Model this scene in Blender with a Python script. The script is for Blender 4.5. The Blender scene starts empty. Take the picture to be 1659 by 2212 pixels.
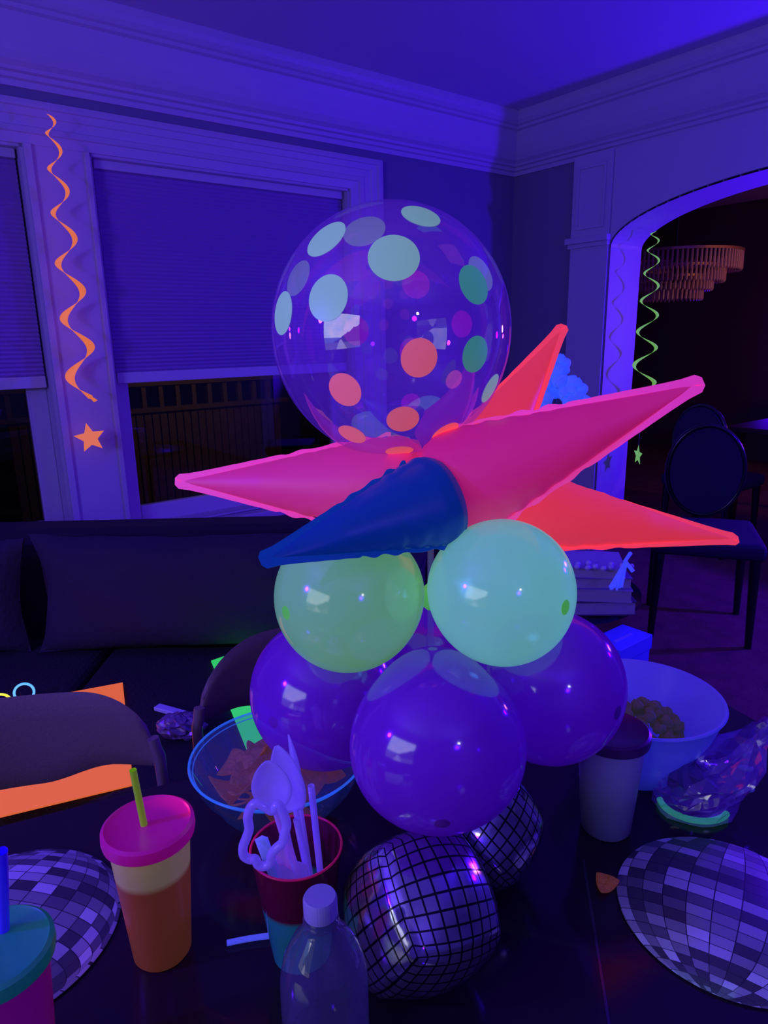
import bpy, bmesh, math, random
import numpy as np
from mathutils import Vector, Matrix
random.seed(7)
PI = math.pi
S = bpy.context.scene
COL = S.collection

# ------------------------------------------------------------------ camera
F_PX = 1480.0
A_, B_ = 106.0, 5780.0
TH = math.atan(F_PX / math.hypot(A_, B_)); PH = math.atan2(A_, B_)
CAM_H = 1.42
FW = Vector((0, math.cos(TH), -math.sin(TH)))
U0 = Vector((0, math.sin(TH), math.cos(TH))); R0 = Vector((1, 0, 0))
UP = U0 * math.cos(PH) + R0 * math.sin(PH)
RT = R0 * math.cos(PH) - U0 * math.sin(PH)
cd = bpy.data.cameras.new('camera'); cam = bpy.data.objects.new('camera', cd); COL.objects.link(cam)
M = Matrix((RT, UP, -FW)).transposed().to_4x4(); M.translation = (0, 0, CAM_H)
cam.matrix_world = M
cd.sensor_fit = 'VERTICAL'; cd.sensor_height = 24; cd.lens = F_PX / 2212 * 24
cd.clip_start = 0.02
S.camera = cam

# ------------------------------------------------------------------ world, lights, exposure
S.view_settings.view_transform = 'Standard'; S.view_settings.look = 'None'
S.view_settings.exposure = 0.0; S.view_settings.gamma = 1.0
S.view_settings.use_curve_mapping = False
S.cycles.use_denoising = True
S.cycles.max_bounces = 8; S.cycles.transparent_max_bounces = 24; S.cycles.sample_clamp_indirect = 3.0
S.cycles.caustics_reflective = False; S.cycles.caustics_refractive = False
w = bpy.data.worlds.new('night'); S.world = w; w.use_nodes = True
w.node_tree.nodes['Background'].inputs[0].default_value = (0.01, 0.012, 0.03, 1)
w.node_tree.nodes['Background'].inputs[1].default_value = 0.10

# room frame: corner between window wall (v=0) and arch wall (u=0)
WC = Vector((0.907, 4.96, 0)); T_ = math.radians(37.5)
UU = Vector((-math.cos(T_), -math.sin(T_), 0)); VV = Vector((math.sin(T_), -math.cos(T_), 0))
ROOM = Matrix((UU, VV, Vector((0, 0, 1)))).transposed().to_4x4(); ROOM.translation = WC
def L(u, v, z=0.0): return ROOM @ Vector((u, v, z))

def aim(o, loc, tgt):
    o.location = loc
    o.rotation_euler = (Vector(tgt) - Vector(loc)).to_track_quat('-Z', 'Y').to_euler()
def area(name, loc, tgt, size, power, col, size_y=None, spread=180):
    d = bpy.data.lights.new(name, 'AREA'); d.energy = power; d.color = col; d.size = size
    if size_y: d.shape = 'RECTANGLE'; d.size_y = size_y
    d.spread = math.radians(spread)
    o = bpy.data.objects.new(name, d); COL.objects.link(o); aim(o, loc, tgt); return o
def point(name, loc, power, col, r=0.05):
    d = bpy.data.lights.new(name, 'POINT'); d.energy = power; d.color = col; d.shadow_soft_size = r
    o = bpy.data.objects.new(name, d); COL.objects.link(o); o.location = loc; return o
def spot(name, loc, tgt, power, col, deg, r=0.01, blend=0.8):
    d = bpy.data.lights.new(name, 'SPOT'); d.energy = power; d.color = col; d.spot_size = math.radians(deg)
    d.spot_blend = blend; d.shadow_soft_size = r
    o = bpy.data.objects.new(name, d); COL.objects.link(o); aim(o, loc, tgt); return o

P_LED = (0.155, 0.75, 1.13)
UV1 = (0.050, 0.0015, 1.0)
UV2 = (0.085, 0.004, 1.0)
spot('blacklight_archway', L(-0.42, 2.80, 1.30), L(1.6, 2.0, 1.75), 195, UV1, 165, 0.05, 0.15)
point('blacklight_left', L(5.2, 2.2, 1.75), 100, UV2, 0.07)
point('blacklight_back', (0.9, -1.6, 1.9), 38, UV1, 0.10)
point('blacklight_side', (2.1, 1.7, 1.35), 46, (0.035, 0.0, 1.0), 0.06)
point('dining_room_glow', L(-2.8, 3.0, 1.5), 22.0, (1.0, 0.20, 0.42), 0.15)
spot('chandelier_fill_spot', L(-1.5, 1.7, 1.75), L(-1.9, .25, 1.90), 9.0, (1.0, 0.42, 0.16), 34, 0.03)  # added amber spot shining onto the chandelier, no fixture
point('dining_blacklight', L(-2.4, 0.8, 1.0), 5.0, (0.06, 0.0, 1.0), 0.1)
point('deck_light', L(1.2, -1.9, 1.6), 14.0, (1.0, 0.62, 0.25), 0.05)
point('centerpiece_led', P_LED, 0.36, (0.10, 0.26, 1.0), 0.012)
PLB = Vector((-2.3, 1.55, 1.95))
for n, t, c, p, k_ in (('red', (.13, .50), (1.0, 0.02, 0.08), 22, 3), ('blue', (.165, .675), (0.01, 0.04, 1.0), 26, 3), ('green', (.22, .595), (0.10, 0.55, 0.10), 12, 5),
                   ('amber', (.27, .745), (0.9, 0.35, 0.05), 12, 3), ('crimson', (-.13, .665), (1.0, 0.02, 0.07), 18, 2), ('rose', (-.12, .54), (1.0, 0.02, 0.06), 18, 2)):
    for q_ in range(k_):
        o_ = (q_ - (k_ - 1) / 2) * .085
        spot('table_streak_' + n, PLB, (t[0] + .92 * o_, t[1] - .38 * o_, .76), p * 8, c, 1.1, .004, 1.0)  # added spots without a fixture, drawing coloured streaks on the table

# ------------------------------------------------------------------ pixel helpers (measurement only)
def ray(px, py): return FW + RT * ((px - 829.5) / F_PX) - UP * ((py - 1106) / F_PX)
def P(px, py, d): return Vector((0, 0, CAM_H)) + ray(px, py) * d
def atz(px, py, z):
    r = ray(px, py); return Vector((0, 0, CAM_H)) + r * ((z - CAM_H) / r.z)
def atv(px, py, v):
    r = ray(px, py); o = Vector((0, 0, CAM_H)) - WC
    s = (v - o.dot(VV)) / r.dot(VV); return Vector((0, 0, CAM_H)) + r * s
def atu(px, py, u):
    r = ray(px, py); o = Vector((0, 0, CAM_H)) - WC
    s = (u - o.dot(UU)) / r.dot(UU); return Vector((0, 0, CAM_H)) + r * s

# ------------------------------------------------------------------ materials
def nt(name):
    m = bpy.data.materials.new(name); m.use_nodes = True
    n = m.node_tree; n.nodes.clear(); out = n.nodes.new('ShaderNodeOutputMaterial'); return m, n, out
def N(n, t, **k):
    x = n.nodes.new(t)
    for a, b in k.items():
        if a.startswith('i'): x.inputs[int(a[1:])].default_value = b
        else: setattr(x, a, b)
    return x
def c4(c): return (c[0], c[1], c[2], 1)
def mat(name, col, rough=0.5, metal=0.0, emit=None, es=0.0, bump=0.0, bscale=200, spec=0.5, var=0.0, vscale=8, coat=0.0):
    m, n, out = nt(name)
    b = N(n, 'ShaderNodeBsdfPrincipled')
    b.inputs['Base Color'].default_value = c4(col); b.inputs['Roughness'].default_value = rough
    b.inputs['Metallic'].default_value = metal; b.inputs['Specular IOR Level'].default_value = spec
    b.inputs['Coat Weight'].default_value = coat
    if emit: b.inputs['Emission Color'].default_value = c4(emit); b.inputs['Emission Strength'].default_value = es  # emit mostly puts blacklight glow into the surface colour
    tc = N(n, 'ShaderNodeTexCoord')
    if var:
        nz = N(n, 'ShaderNodeTexNoise'); nz.inputs['Scale'].default_value = vscale; nz.inputs['Detail'].default_value = 4
        n.links.new(tc.outputs['Object'], nz.inputs['Vector'])
        mx = N(n, 'ShaderNodeMix', data_type='RGBA')
        mx.inputs[6].default_value = c4([x * (1 - var) for x in col]); mx.inputs[7].default_value = c4([min(1, x * (1 + var)) for x in col])
        n.links.new(nz.outputs[0], mx.inputs[0]); n.links.new(mx.outputs[2], b.inputs['Base Color'])
    if bump:
        nz = N(n, 'ShaderNodeTexNoise'); nz.inputs['Scale'].default_value = bscale
        n.links.new(tc.outputs['Object'], nz.inputs['Vector'])
        bp = N(n, 'ShaderNodeBump'); bp.inputs['Strength'].default_value = bump; bp.inputs['Distance'].default_value = 0.01
        n.links.new(nz.outputs[0], bp.inputs['Height']); n.links.new(bp.outputs[0], b.inputs['Normal'])
    n.links.new(b.outputs[0], out.inputs[0]); return m
def film(name, col, diff=0.2, rough=0.03, ior=1.45, tint=(1, 1, 1), emit=None, es=0.0, trans=0.5, bump=0.0, bscale=30, refl=(.06, .45)):
    """thin clear or milky plastic: see-through, a little scattering, fresnel gloss"""
    m, n, out = nt(name)
    tr = N(n, 'ShaderNodeBsdfTransparent'); tr.inputs[0].default_value = c4(tint)
    df = N(n, 'ShaderNodeBsdfDiffuse'); df.inputs[0].default_value = c4(col)
    tl = N(n, 'ShaderNodeBsdfTranslucent'); tl.inputs[0].default_value = c4(col)
    m1 = N(n, 'ShaderNodeMixShader'); m1.inputs[0].default_value = trans
    n.links.new(df.outputs[0], m1.inputs[1]); n.links.new(tl.outputs[0], m1.inputs[2])
    last = m1
    if emit:  # emit puts an even blacklight glow into the film
        em = N(n, 'ShaderNodeEmission'); em.inputs[0].default_value = c4(emit); em.inputs[1].default_value = es
        ad = N(n, 'ShaderNodeAddShader'); n.links.new(m1.outputs[0], ad.inputs[0]); n.links.new(em.outputs[0], ad.inputs[1]); last = ad
    m2 = N(n, 'ShaderNodeMixShader'); m2.inputs[0].default_value = diff
    n.links.new(tr.outputs[0], m2.inputs[1]); n.links.new(last.outputs[0], m2.inputs[2])
    gl = N(n, 'ShaderNodeBsdfGlossy'); gl.inputs[1].default_value = rough
    fr = N(n, 'ShaderNodeLayerWeight'); fr.inputs[0].default_value = 0.5
    pw = N(n, 'ShaderNodeMath', operation='POWER'); n.links.new(fr.outputs['Facing'], pw.inputs[0]); pw.inputs[1].default_value = 4.0
    mr_ = N(n, 'ShaderNodeMath', operation='MULTIPLY_ADD'); n.links.new(pw.outputs[0], mr_.inputs[0]); mr_.inputs[1].default_value = refl[1]; mr_.inputs[2].default_value = refl[0]
    m3 = N(n, 'ShaderNodeMixShader')
    n.links.new(mr_.outputs[0], m3.inputs[0]); n.links.new(m2.outputs[0], m3.inputs[1]); n.links.new(gl.outputs[0], m3.inputs[2])
    if bump:
        tc = N(n, 'ShaderNodeTexCoord'); nz = N(n, 'ShaderNodeTexNoise'); nz.inputs['Scale'].default_value = bscale
        n.links.new(tc.outputs['Object'], nz.inputs['Vector'])
        bp = N(n, 'ShaderNodeBump'); bp.inputs['Strength'].default_value = bump; bp.inputs['Distance'].default_value = 0.01
        n.links.new(nz.outputs[0], bp.inputs['Height']); n.links.new(bp.outputs[0], gl.inputs['Normal'])
    n.links.new(m3.outputs[0], out.inputs[0]); return m

M_trim = mat('white_trim_paint', (0.60, 0.60, 0.60), 0.45)
M_wall = mat('grey_wall_paint', (0.22, 0.24, 0.27), 0.8, bump=0.1)
M_ceil = mat('white_ceiling_paint', (0.62, 0.62, 0.66), 0.85)
M_black = mat('black_lacquer', (0.006, 0.006, 0.010), 0.22, spec=0.6)
M_table = mat('black_glossy_wood', (0.030, 0.012, 0.024), 0.14, spec=0.32, var=0.3, vscale=3)
M_sofa = mat('dark_chenille', (0.018, 0.015, 0.022), 0.95, bump=0.5, bscale=120)
M_cush = mat('dark_velvet', (0.030, 0.022, 0.045), 0.9, bump=0.4, bscale=60)
M_chair = mat('brown_vinyl', (0.20, 0.13, 0.13), 0.6, bump=0.1)
M_metal = mat('grey_painted_steel', (0.28, 0.20, 0.22), 0.35, metal=0.3)
M_white = mat('white_plastic', (0.75, 0.75, 0.85), 0.25)
M_knot = mat('green_latex_knot', (0.25, 0.8, 0.2), 0.4, emit=(0.15, 0.7, 0.1), es=0.3)
def fluor(name, col, em, es, rough=0.5, bump=0.0): return mat(name, col, rough, emit=em, es=es, bump=bump)  # em: even glow in place of blacklight fluorescence
M_orange = fluor('fluorescent_orange_card', (0.9, 0.30, 0.05), (1.0, 0.17, 0.02), 0.62, 0.7, 0.05)
M_orange_star = fluor('fluorescent_orange_foil', (0.9, 0.4, 0.1), (1.0, 0.22, 0.035), 0.62, 0.4)
M_green_card = fluor('fluorescent_green_card', (0.2, 0.8, 0.2), (0.03, 0.85, 0.06), 0.62, 0.7, 0.05)
M_green_spiral = fluor('fluorescent_lime_foil', (0.3, 0.7, 0.1), (0.22, 0.62, 0.05), 0.55, 0.4)
M_pink = fluor('neon_pink_foil', (0.75, 0.05, 0.18), (0.72, 0.010, 0.15), 0.40, 0.45)
M_pink2 = fluor('neon_rose_foil', (0.85, 0.06, 0.25), (0.85, 0.03, 0.15), 0.33, 0.45)
M_pinkseam = fluor('neon_pink_seam', (0.9, 0.1, 0.4), (0.90, 0.035, 0.28), 0.50, 0.4)
M_red = fluor('neon_coral_foil', (0.9, 0.10, 0.10), (1.0, 0.045, 0.06), 0.54, 0.45)
M_redseam = fluor('neon_coral_seam', (0.9, 0.12, 0.12), (1.0, 0.05, 0.08), 0.66, 0.4)
M_blue = mat('royal_blue_foil', (0.0, 0.03, 0.26), 0.38, emit=(0.0, 0.03, 0.20), es=0.35)
M_blueseam = mat('royal_blue_seam', (0.0, 0.05, 0.32), 0.35, emit=(0.0, 0.04, 0.25), es=0.4)

# ------------------------------------------------------------------ mesh helpers
def smooth(me, on=True):
    for p in me.polygons: p.use_smooth = on
def mesh_obj(name, verts, faces, m=None, parent=None, sm=False, mats=None, fm=None):
    me = bpy.data.meshes.new(name); me.from_pydata([tuple(v) for v in verts], [], faces); me.update()
    if mats:
        for x in mats: me.materials.append(x)
        if fm: me.polygons.foreach_set('material_index', fm)
    elif m: me.materials.append(m)
    smooth(me, sm)
    o = bpy.data.objects.new(name, me); COL.objects.link(o)
    if parent: o.parent = parent
    return o
class MB:
    def __init__(s): s.v = []; s.f = []
    def add(s, v, f):
        k = len(s.v); s.v += [Vector(x) for x in v]; s.f += [tuple(i + k for i in q) for q in f]; return s
    def box(s, a, b):
        x0, y0, z0 = a; x1, y1, z1 = b
        v = [(x0, y0, z0), (x1, y0, z0), (x1, y1, z0), (x0, y1, z0), (x0, y0, z1), (x1, y0, z1), (x1, y1, z1), (x0, y1, z1)]
        return s.add(v, [(0, 3, 2, 1), (4, 5, 6, 7), (0, 1, 5, 4), (1, 2, 6, 5), (2, 3, 7, 6), (3, 0, 4, 7)])
    def tube(s, pts, r, n=12, closed=False, caps=True):
        pts = [Vector(p) for p in pts]; m = len(pts); rr = r if isinstance(r, (list, tuple)) else [r] * m
        prev = None; rings = []
        for i, p in enumerate(pts):
            if closed: t = pts[(i + 1) % m] - pts[i - 1]
            else: t = pts[min(i + 1, m - 1)] - pts[max(i - 1, 0)]
            t.normalize()
            if prev is None:
                a = Vector((0, 0, 1)) if abs(t.z) < 0.9 else Vector((1, 0, 0)); nn = t.cross(a).normalized()
            else: nn = (prev - t * prev.dot(t)).normalized()
            prev = nn; bb = t.cross(nn)
            rings.append([p + (nn * math.cos(2 * PI * k / n) + bb * math.sin(2 * PI * k / n)) * rr[i] for k in range(n)])
        v = [q for rg in rings for q in rg]; f = []
        for i in range(m if closed else m - 1):
            j = (i + 1) % m
            for k in range(n): f.append((i * n + k, i * n + (k + 1) % n, j * n + (k + 1) % n, j * n + k))
        if caps and not closed: f.append(tuple(reversed(range(n)))); f.append(tuple(range((m - 1) * n, m * n)))
        return s.add(v, f)
    def lathe(s, prof, n=48, c=(0, 0, 0), wav=None):
        c = Vector(c); v = []; f = []; m = len(prof)
        for i, (r, z) in enumerate(prof):
            for k in range(n):
                a = 2 * PI * k / n; q = r * (wav(a, i / (m - 1)) if wav else 1)
                v.append(c + Vector((q * math.cos(a), q * math.sin(a), z)))
        for i in range(m - 1):
            for k in range(n): f.append((i * n + k, i * n + (k + 1) % n, (i + 1) * n + (k + 1) % n, (i + 1) * n + k))
        if prof[0][0] > 1e-6: f.append(tuple(reversed(range(n))))
        if prof[-1][0] > 1e-6: f.append(tuple(range((m - 1) * n, m * n)))
        return s.add(v, f)
    def sweep(s, prof, path):
        """prof in (a,b) laid on frames path=[(origin, avec, bvec)]"""
        v = []; n = len(prof); f = []
        for o, a, b in path: v += [Vector(o) + Vector(a) * p + Vector(b) * q for p, q in prof]
        for i in range(len(path) - 1):
            for k in range(n): f.append((i * n + k, i * n + (k + 1) % n, (i + 1) * n + (k + 1) % n, (i + 1) * n + k))
        f.append(tuple(reversed(range(n)))); f.append(tuple(range((len(path) - 1) * n, len(path) * n)))
        return s.add(v, f)
    def build(s, name, m, parent=None, sm=False, bevel=0.0, fix=True):
        o = mesh_obj(name, s.v, s.f, m, parent, sm)
        if fix:
            b = bmesh.new(); b.from_mesh(o.data); bmesh.ops.remove_doubles(b, verts=b.verts, dist=1e-6)
            bmesh.ops.recalc_face_normals(b, faces=b.faces); b.to_mesh(o.data); b.free()
            smooth(o.data, sm)
        if bevel:
            md = o.modifiers.new('bevel', 'BEVEL'); md.width = bevel; md.segments = 3; md.limit_method = 'ANGLE'
        elif sm:
            md = o.modifiers.new('edges', 'EDGE_SPLIT'); md.split_angle = math.radians(50)
        return o
def tag(o, label=None, cat=None, group=None, kind=None):
    if label: o['label'] = label
    if cat: o['category'] = cat
    if group: o['group'] = group
    if kind: o['kind'] = kind
    return o
def empty(name, loc=(0, 0, 0), rz=0.0, label=None, cat=None, group=None):
    o = bpy.data.objects.new(name, None); COL.objects.link(o); o.location = loc; o.rotation_euler = (0, 0, rz)
    o.empty_display_size = 0.05
    return tag(o, label, cat, group)
def room(o): o.matrix_world = ROOM.copy(); return o
def struct(o, parent=None):
    if not parent: o['kind'] = 'structure'
    return room(o) if not parent else o

# ------------------------------------------------------------------ room shell (room frame)
H = 2.75
UMAX, VMAX = 6.0, 6.2
struct(MB().box((-4.2, -0.25, -0.12), (UMAX + .2, VMAX, 0)).build('floor', mat('patterned_carpet', (0.15, 0.065, 0.045), 0.95, bump=0.6, bscale=90, var=0.6, vscale=9)))
struct(MB().box((-4.2, -0.25, H), (UMAX + .2, VMAX, H + .1)).build('ceiling', M_ceil))
# window wall with two openings
OP = [(1.344, 2.737), (3.0, 4.393)]; ZS, ZT = 0.50, 2.22
mb = MB(); T = 0.22
mb.box((-0.3, -T, 0), (OP[0][0], 0, H)); mb.box((OP[1][1], -T, 0), (UMAX, 0, H))
mb.box((OP[0][1], -T, ZS), (OP[1][0], 0, ZT))
mb.box((OP[0][0], -T, 0), (OP[1][1], 0, ZS)); mb.box((OP[0][0], -T, ZT), (OP[1][1], 0, H))
struct(mb.build('wall_back', M_wall))
struct(MB().box((UMAX, -T, 0), (UMAX + .15, VMAX, H)).build('wall_left', M_wall))
struct(MB().box((-4.2, VMAX, 0), (UMAX + .15, VMAX + .15, H)).build('wall_front', M_wall))
# arch wall
VC, AW, ZB, AB = 1.98, 1.20, 1.91, 0.29
def arch_z(v): return ZB + AB * math.sqrt(max(0, 1 - ((v - VC) / AW) ** 2))
def slab(u0, u1, vmin, vmax, off=0.0, m=M_wall, name='wall_right'):
    pts = [(VC - AW + off, 0)]
    n = 40
    arc = [(VC - AW * math.cos(PI * k / n), ZB + AB * math.sin(PI * k / n)) for k in range(n + 1)]
    v = []; f = []
    def quad(a, b, c, d):
        k = len(v); v.extend([(u1, *a), (u1, *b), (u1, *c), (u1, *d), (u0, *a), (u0, *b), (u0, *c), (u0, *d)])
        f.extend([(k, k + 1, k + 2, k + 3), (k + 7, k + 6, k + 5, k + 4), (k, k + 4, k + 5, k + 1), (k + 1, k + 5, k + 6, k + 2), (k + 2, k + 6, k + 7, k + 3), (k + 3, k + 7, k + 4, k)])
    quad((vmin, 0), (VC - AW, 0), (VC - AW, H), (vmin, H)); quad((VC + AW, 0), (vmax, 0), (vmax, H), (VC + AW, H))
    for i in range(n):
        (a, b), (c, d) = arc[i], arc[i + 1]; quad((a, b), (c, d), (c, H), (a, H))
    mb = MB(); mb.v = [Vector(x) for x in v]; mb.f = f
    return mb.build(name, m)
struct(MB().box((-4.2, -1.8, -.12), (-.285, -.25, 0)).build('floor', mat('dining_carpet', (0.12, .06, .05), .95)))
struct(MB().box((-4.2, -1.8, H), (-.285, -.25, H + .1)).build('ceiling', M_ceil))
struct(MB().box((-.285, -1.9, 0), (-.05, -.22, H)).build('wall_divider', M_wall))
struct(slab(-0.285, 0.0, -0.05, VMAX, name='wall_right', m=M_wall))
# white panelling over and beside the arch, on the room face
mb = MB(); n = 40
arc = [(VC - AW * math.cos(PI * k / n), ZB + AB * math.sin(PI * k / n)) for k in range(n + 1)]
for i in range(n):
    (a, b), (c, d) = arc[i], arc[i + 1]
    mb.add([(0.0, a, b), (0.0, c, d), (0.0, c, 2.45), (0.0, a, 2.45), (0.014, a, b), (0.014, c, d), (0.014, c, 2.45), (0.014, a, 2.45)],
           [(4, 5, 6, 7), (0, 4, 5, 1), (3, 2, 6, 7)])
struct(mb.build('trim_1', M_trim))
# soffit and jamb lining
mb = MB(); path = [(VC - AW, 0.0)] + arc + [(VC + AW, 0.0)]
for i in range(len(path) - 1):
    (a, b), (c, d) = path[i], path[i + 1]
    nx, nz = (d - b), -(c - a); l = math.hypot(nx, nz); nx *= 0.012 / l; nz *= 0.012 / l
    mb.add([(-0.30, a, b), (0.02, a, b), (0.02, c, d), (-0.30, c, d), (-0.30, a + nx, b + nz), (0.02, a + nx, b + nz), (0.02, c + nx, d + nz), (-0.30, c + nx, d + nz)],
           [(4, 5, 6, 7), (0, 3, 2, 1), (0, 1, 5, 4), (3, 7, 6, 2)])
struct(mb.build('trim_2', M_trim))
# pilaster
for sgn, idx in ((0, 3), (1, 4)):
    a, b = (0.505, 0.778) if sgn == 0 else (VC + AW, VC + AW + .273)
    mb = MB(); mb.box((0, a, 0), (0.030, b, 1.95)); mb.box((0, a - .022, 1.95), (0.062, b + .012, 1.985)); mb.box((0, a - .012, 1.925), (0.045, b + .006, 1.95))
    mb.box((0, a, 1.985), (0.030, b, 2.45))
    mb.box((0.030, a + .035, 2.03), (0.040, b - .035, 2.045)); mb.box((0.030, a + .035, 2.37), (0.040, b - .035, 2.385))
    mb.box((0.030, a + .035, 2.045), (0.040, a + .05, 2.37)); mb.box((0.030, b - .05, 2.045), (0.040, b - .035, 2.37))
    mb.box((0.0, a - .01, 0), (0.05, b, 0.2))
    struct(mb.build('trim_%d' % idx, M_trim, bevel=0.003))
# crown
cp = [(0, 2.43), (.012, 2.43), (.016, 2.452), (.030, 2.458), (.034, 2.474), (.050, 2.480), (.055, 2.492), (.075, 2.508), (.092, 2.535), (.112, 2.575),
      (.128, 2.625), (.140, 2.655), (.158, 2.662), (.160, 2.676), (.174, 2.682), (.188, 2.700), (.196, 2.720), (.198, 2.75), (0, 2.75)]
Z = Vector((0, 0, 1))
mb = MB(); mb.sweep(cp, [((0, 0, 0), (1, 1, 0), Z), ((UMAX, 0, 0), (0, 1, 0), Z)])
struct(mb.build('trim_5', M_trim))
mb = MB(); mb.sweep(cp, [((0, 0, 0), (1, 1, 0), Z), ((0, VMAX, 0), (1, 0, 0), Z)])
struct(mb.build('trim_6', M_trim))
mb = MB(); mb.sweep(cp, [((UMAX, 0, 0), (-1, 1, 0), Z), ((UMAX, VMAX, 0), (-1, 0, 0), Z)])
struct(mb.build('trim_7', M_trim))
struct(MB().box((0, 0, 0), (OP[0][0] + 3.2, .018, .14)).build('baseboard_back', M_trim, bevel=.004))
struct(MB().box((0, 0, 0), (.018, .505, .14)).build('baseboard_right', M_trim, bevel=.004))

# windows: casing, recessed sash, pane
M_pane = film('window_pane_glass', (0.3, 0.3, 0.4), 0.0, 0.01, 1.55, tint=(0.75, 0.75, 0.8))
stepp = [(0, 0), (0, .030), (.02, .034), (.035, .034), (.04, .026), (.075, .022), (.08, .016), (.125, .014), (.13, .022), (.16, .026), (.165, .018), (.20, .014), (.215, .012), (.215, 0)]
for i, (a, b) in enumerate(OP):
    w_ = struct(MB().box((a, -.20, ZS - .0), (b, -.195, ZS + .001)).build('window_%d' % (i + 1), M_trim))
    # reveal lining
    mb = MB(); mb.box((a, -.17, ZS), (a + .012, .0, ZT)); mb.box((b - .012, -.17, ZS), (b, .0, ZT)); mb.box((a, -.17, ZT - .012), (b, 0, ZT)); mb.box((a, -.17, ZS - .004), (b, 0.0, ZS + .008))
    mb.build('reveal', M_trim, w_)
    mb = MB(); q = .095
    for (x0, x1, z0, z1) in ((a + .012, a + q, ZS, ZT), (b - q, b - .012, ZS, ZT), (a + q, b - q, ZS, ZS + q), (a + q, b - q, ZT - q, ZT)): mb.box((x0, -.15, z0), (x1, -.105, z1))
    mb.build('window_frame', M_trim, w_, bevel=.006)
    MB().box((a + q, -.135, ZS + q), (b - q, -.130, ZT - q)).build('pane', M_pane, w_)
# outer right casing side + head + mullion board + left casing
prof = [(p, q) for p, q in stepp]
mb = MB(); a = OP[0][0]
mb.sweep([(p, q) for p, q in prof], [((a - .215, 0, ZS - .05), (1, 0, 0), (0, 1, 0)), ((a - .215, 0, ZT + .165), (1, 0, -.77), (0, 1, 0))])
struct(mb.build('trim_8', M_trim))
mb = MB(); mb.sweep([(-p * .77, q) for p, q in prof], [((a - .215, 0, ZT + .165), (-1.3, 0, 1), (0, 1, 0)), ((OP[1][1] + .2, 0, ZT + .165), (0, 0, 1), (0, 1, 0))])
struct(mb.build('trim_9', M_trim))
mb = MB(); mb.box((OP[0][1], 0, ZS - .05), (OP[1][0], .012, ZT)); mb.box((OP[0][1], .0, ZS - .05), (OP[0][1] + .022, .022, ZT)); mb.box((OP[1][0] - .03, .0, ZS - .05), (OP[1][0], .03, ZT))
struct(mb.build('trim_10', M_trim, bevel=.003))
struct(MB().box((OP[1][1], 0, ZS - .05), (OP[1][1] + .2, .02, ZT)).build('trim_11', M_trim, bevel=.003))
struct(MB().box((OP[0][0] - .24, 0, ZS - .045), (OP[1][1] + .22, .075, ZS - .005)).build('trim_12', M_trim, bevel=.006))

# cellular blinds: pleated
M_blind = mat('pleated_blind_fabric', (0.38, 0.24, 0.50), 0.85, bump=0.15, bscale=60)
for i, (a, b) in enumerate(OP):
    zb = 1.275
    t = empty('window_blind', (0, 0, 0), 0, ['half lowered pleated cellular blind in the window behind the balloons',
              'half lowered pleated blind cut by the left photo edge, left of the hanging orange star'][i], 'window blind', 'pleated window blinds')
    t.matrix_world = ROOM
    x0, x1 = a + .022, b - .030
    v = []; f = []; nn = 96; dz = (ZT - .05 - zb) / nn
    for k in range(nn + 1):
        y = -.048 if k % 2 else -.058
        v += [(x0, y, zb + k * dz), (x1, y, zb + k * dz)]
    for k in range(nn): f.append((2 * k, 2 * k + 1, 2 * k + 3, 2 * k + 2))
    k0 = len(v)
    v += [(p[0], p[1] - .02, p[2]) for p in v]; f += [tuple(k0 + j for j in reversed(q)) for q in f]
    mesh_obj('pleats', v, f, M_blind, t)
    MB().box((x0, -.082, zb - .052), (x1, -.040, zb)).build('bottom_rail', M_trim, t, bevel=.004)
    MB().box((x0, -.085, ZT - .05), (x1, -.035, ZT - .012)).build('head_rail', M_trim, t, bevel=.004)

# outside: deck, fence, grass
gr = MB().box((-3, -9, -.45), (9, -.3, -.40)).build('ground', mat('night_grass', (0.10, 0.12, 0.04), 1.0, bump=0.8, bscale=50, var=.5, vscale=30))
room(gr)['kind'] = 'structure'
fe = empty('deck_fence', label='dark wooden picket fence seen through the glass under the lowered blind', cat='fence'); fe.matrix_world = ROOM
M_fence = mat('brown_fence_wood', (0.10, 0.055, 0.035), 0.8, var=.4, vscale=20)
mb = MB()
for k in range(34): mb.box((.2 + k * .075, -3.02, -.4), (.262 + k * .075, -2.99, .78))
tag(mb.build('fence_boards', M_fence, fe))
MB().box((.1, -3.05, .78), (2.8, -2.96, .82)).build('rail', M_fence, fe)
MB().box((.1, -3.05, 1.02), (2.8, -2.96, 1.07)).build('top_rail', M_fence, fe)
for k in range(16): MB().box((.3 + k * .16, -3.03, .82), (.34 + k * .16, -2.98, 1.02)).build('baluster', M_fence, fe)

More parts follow.
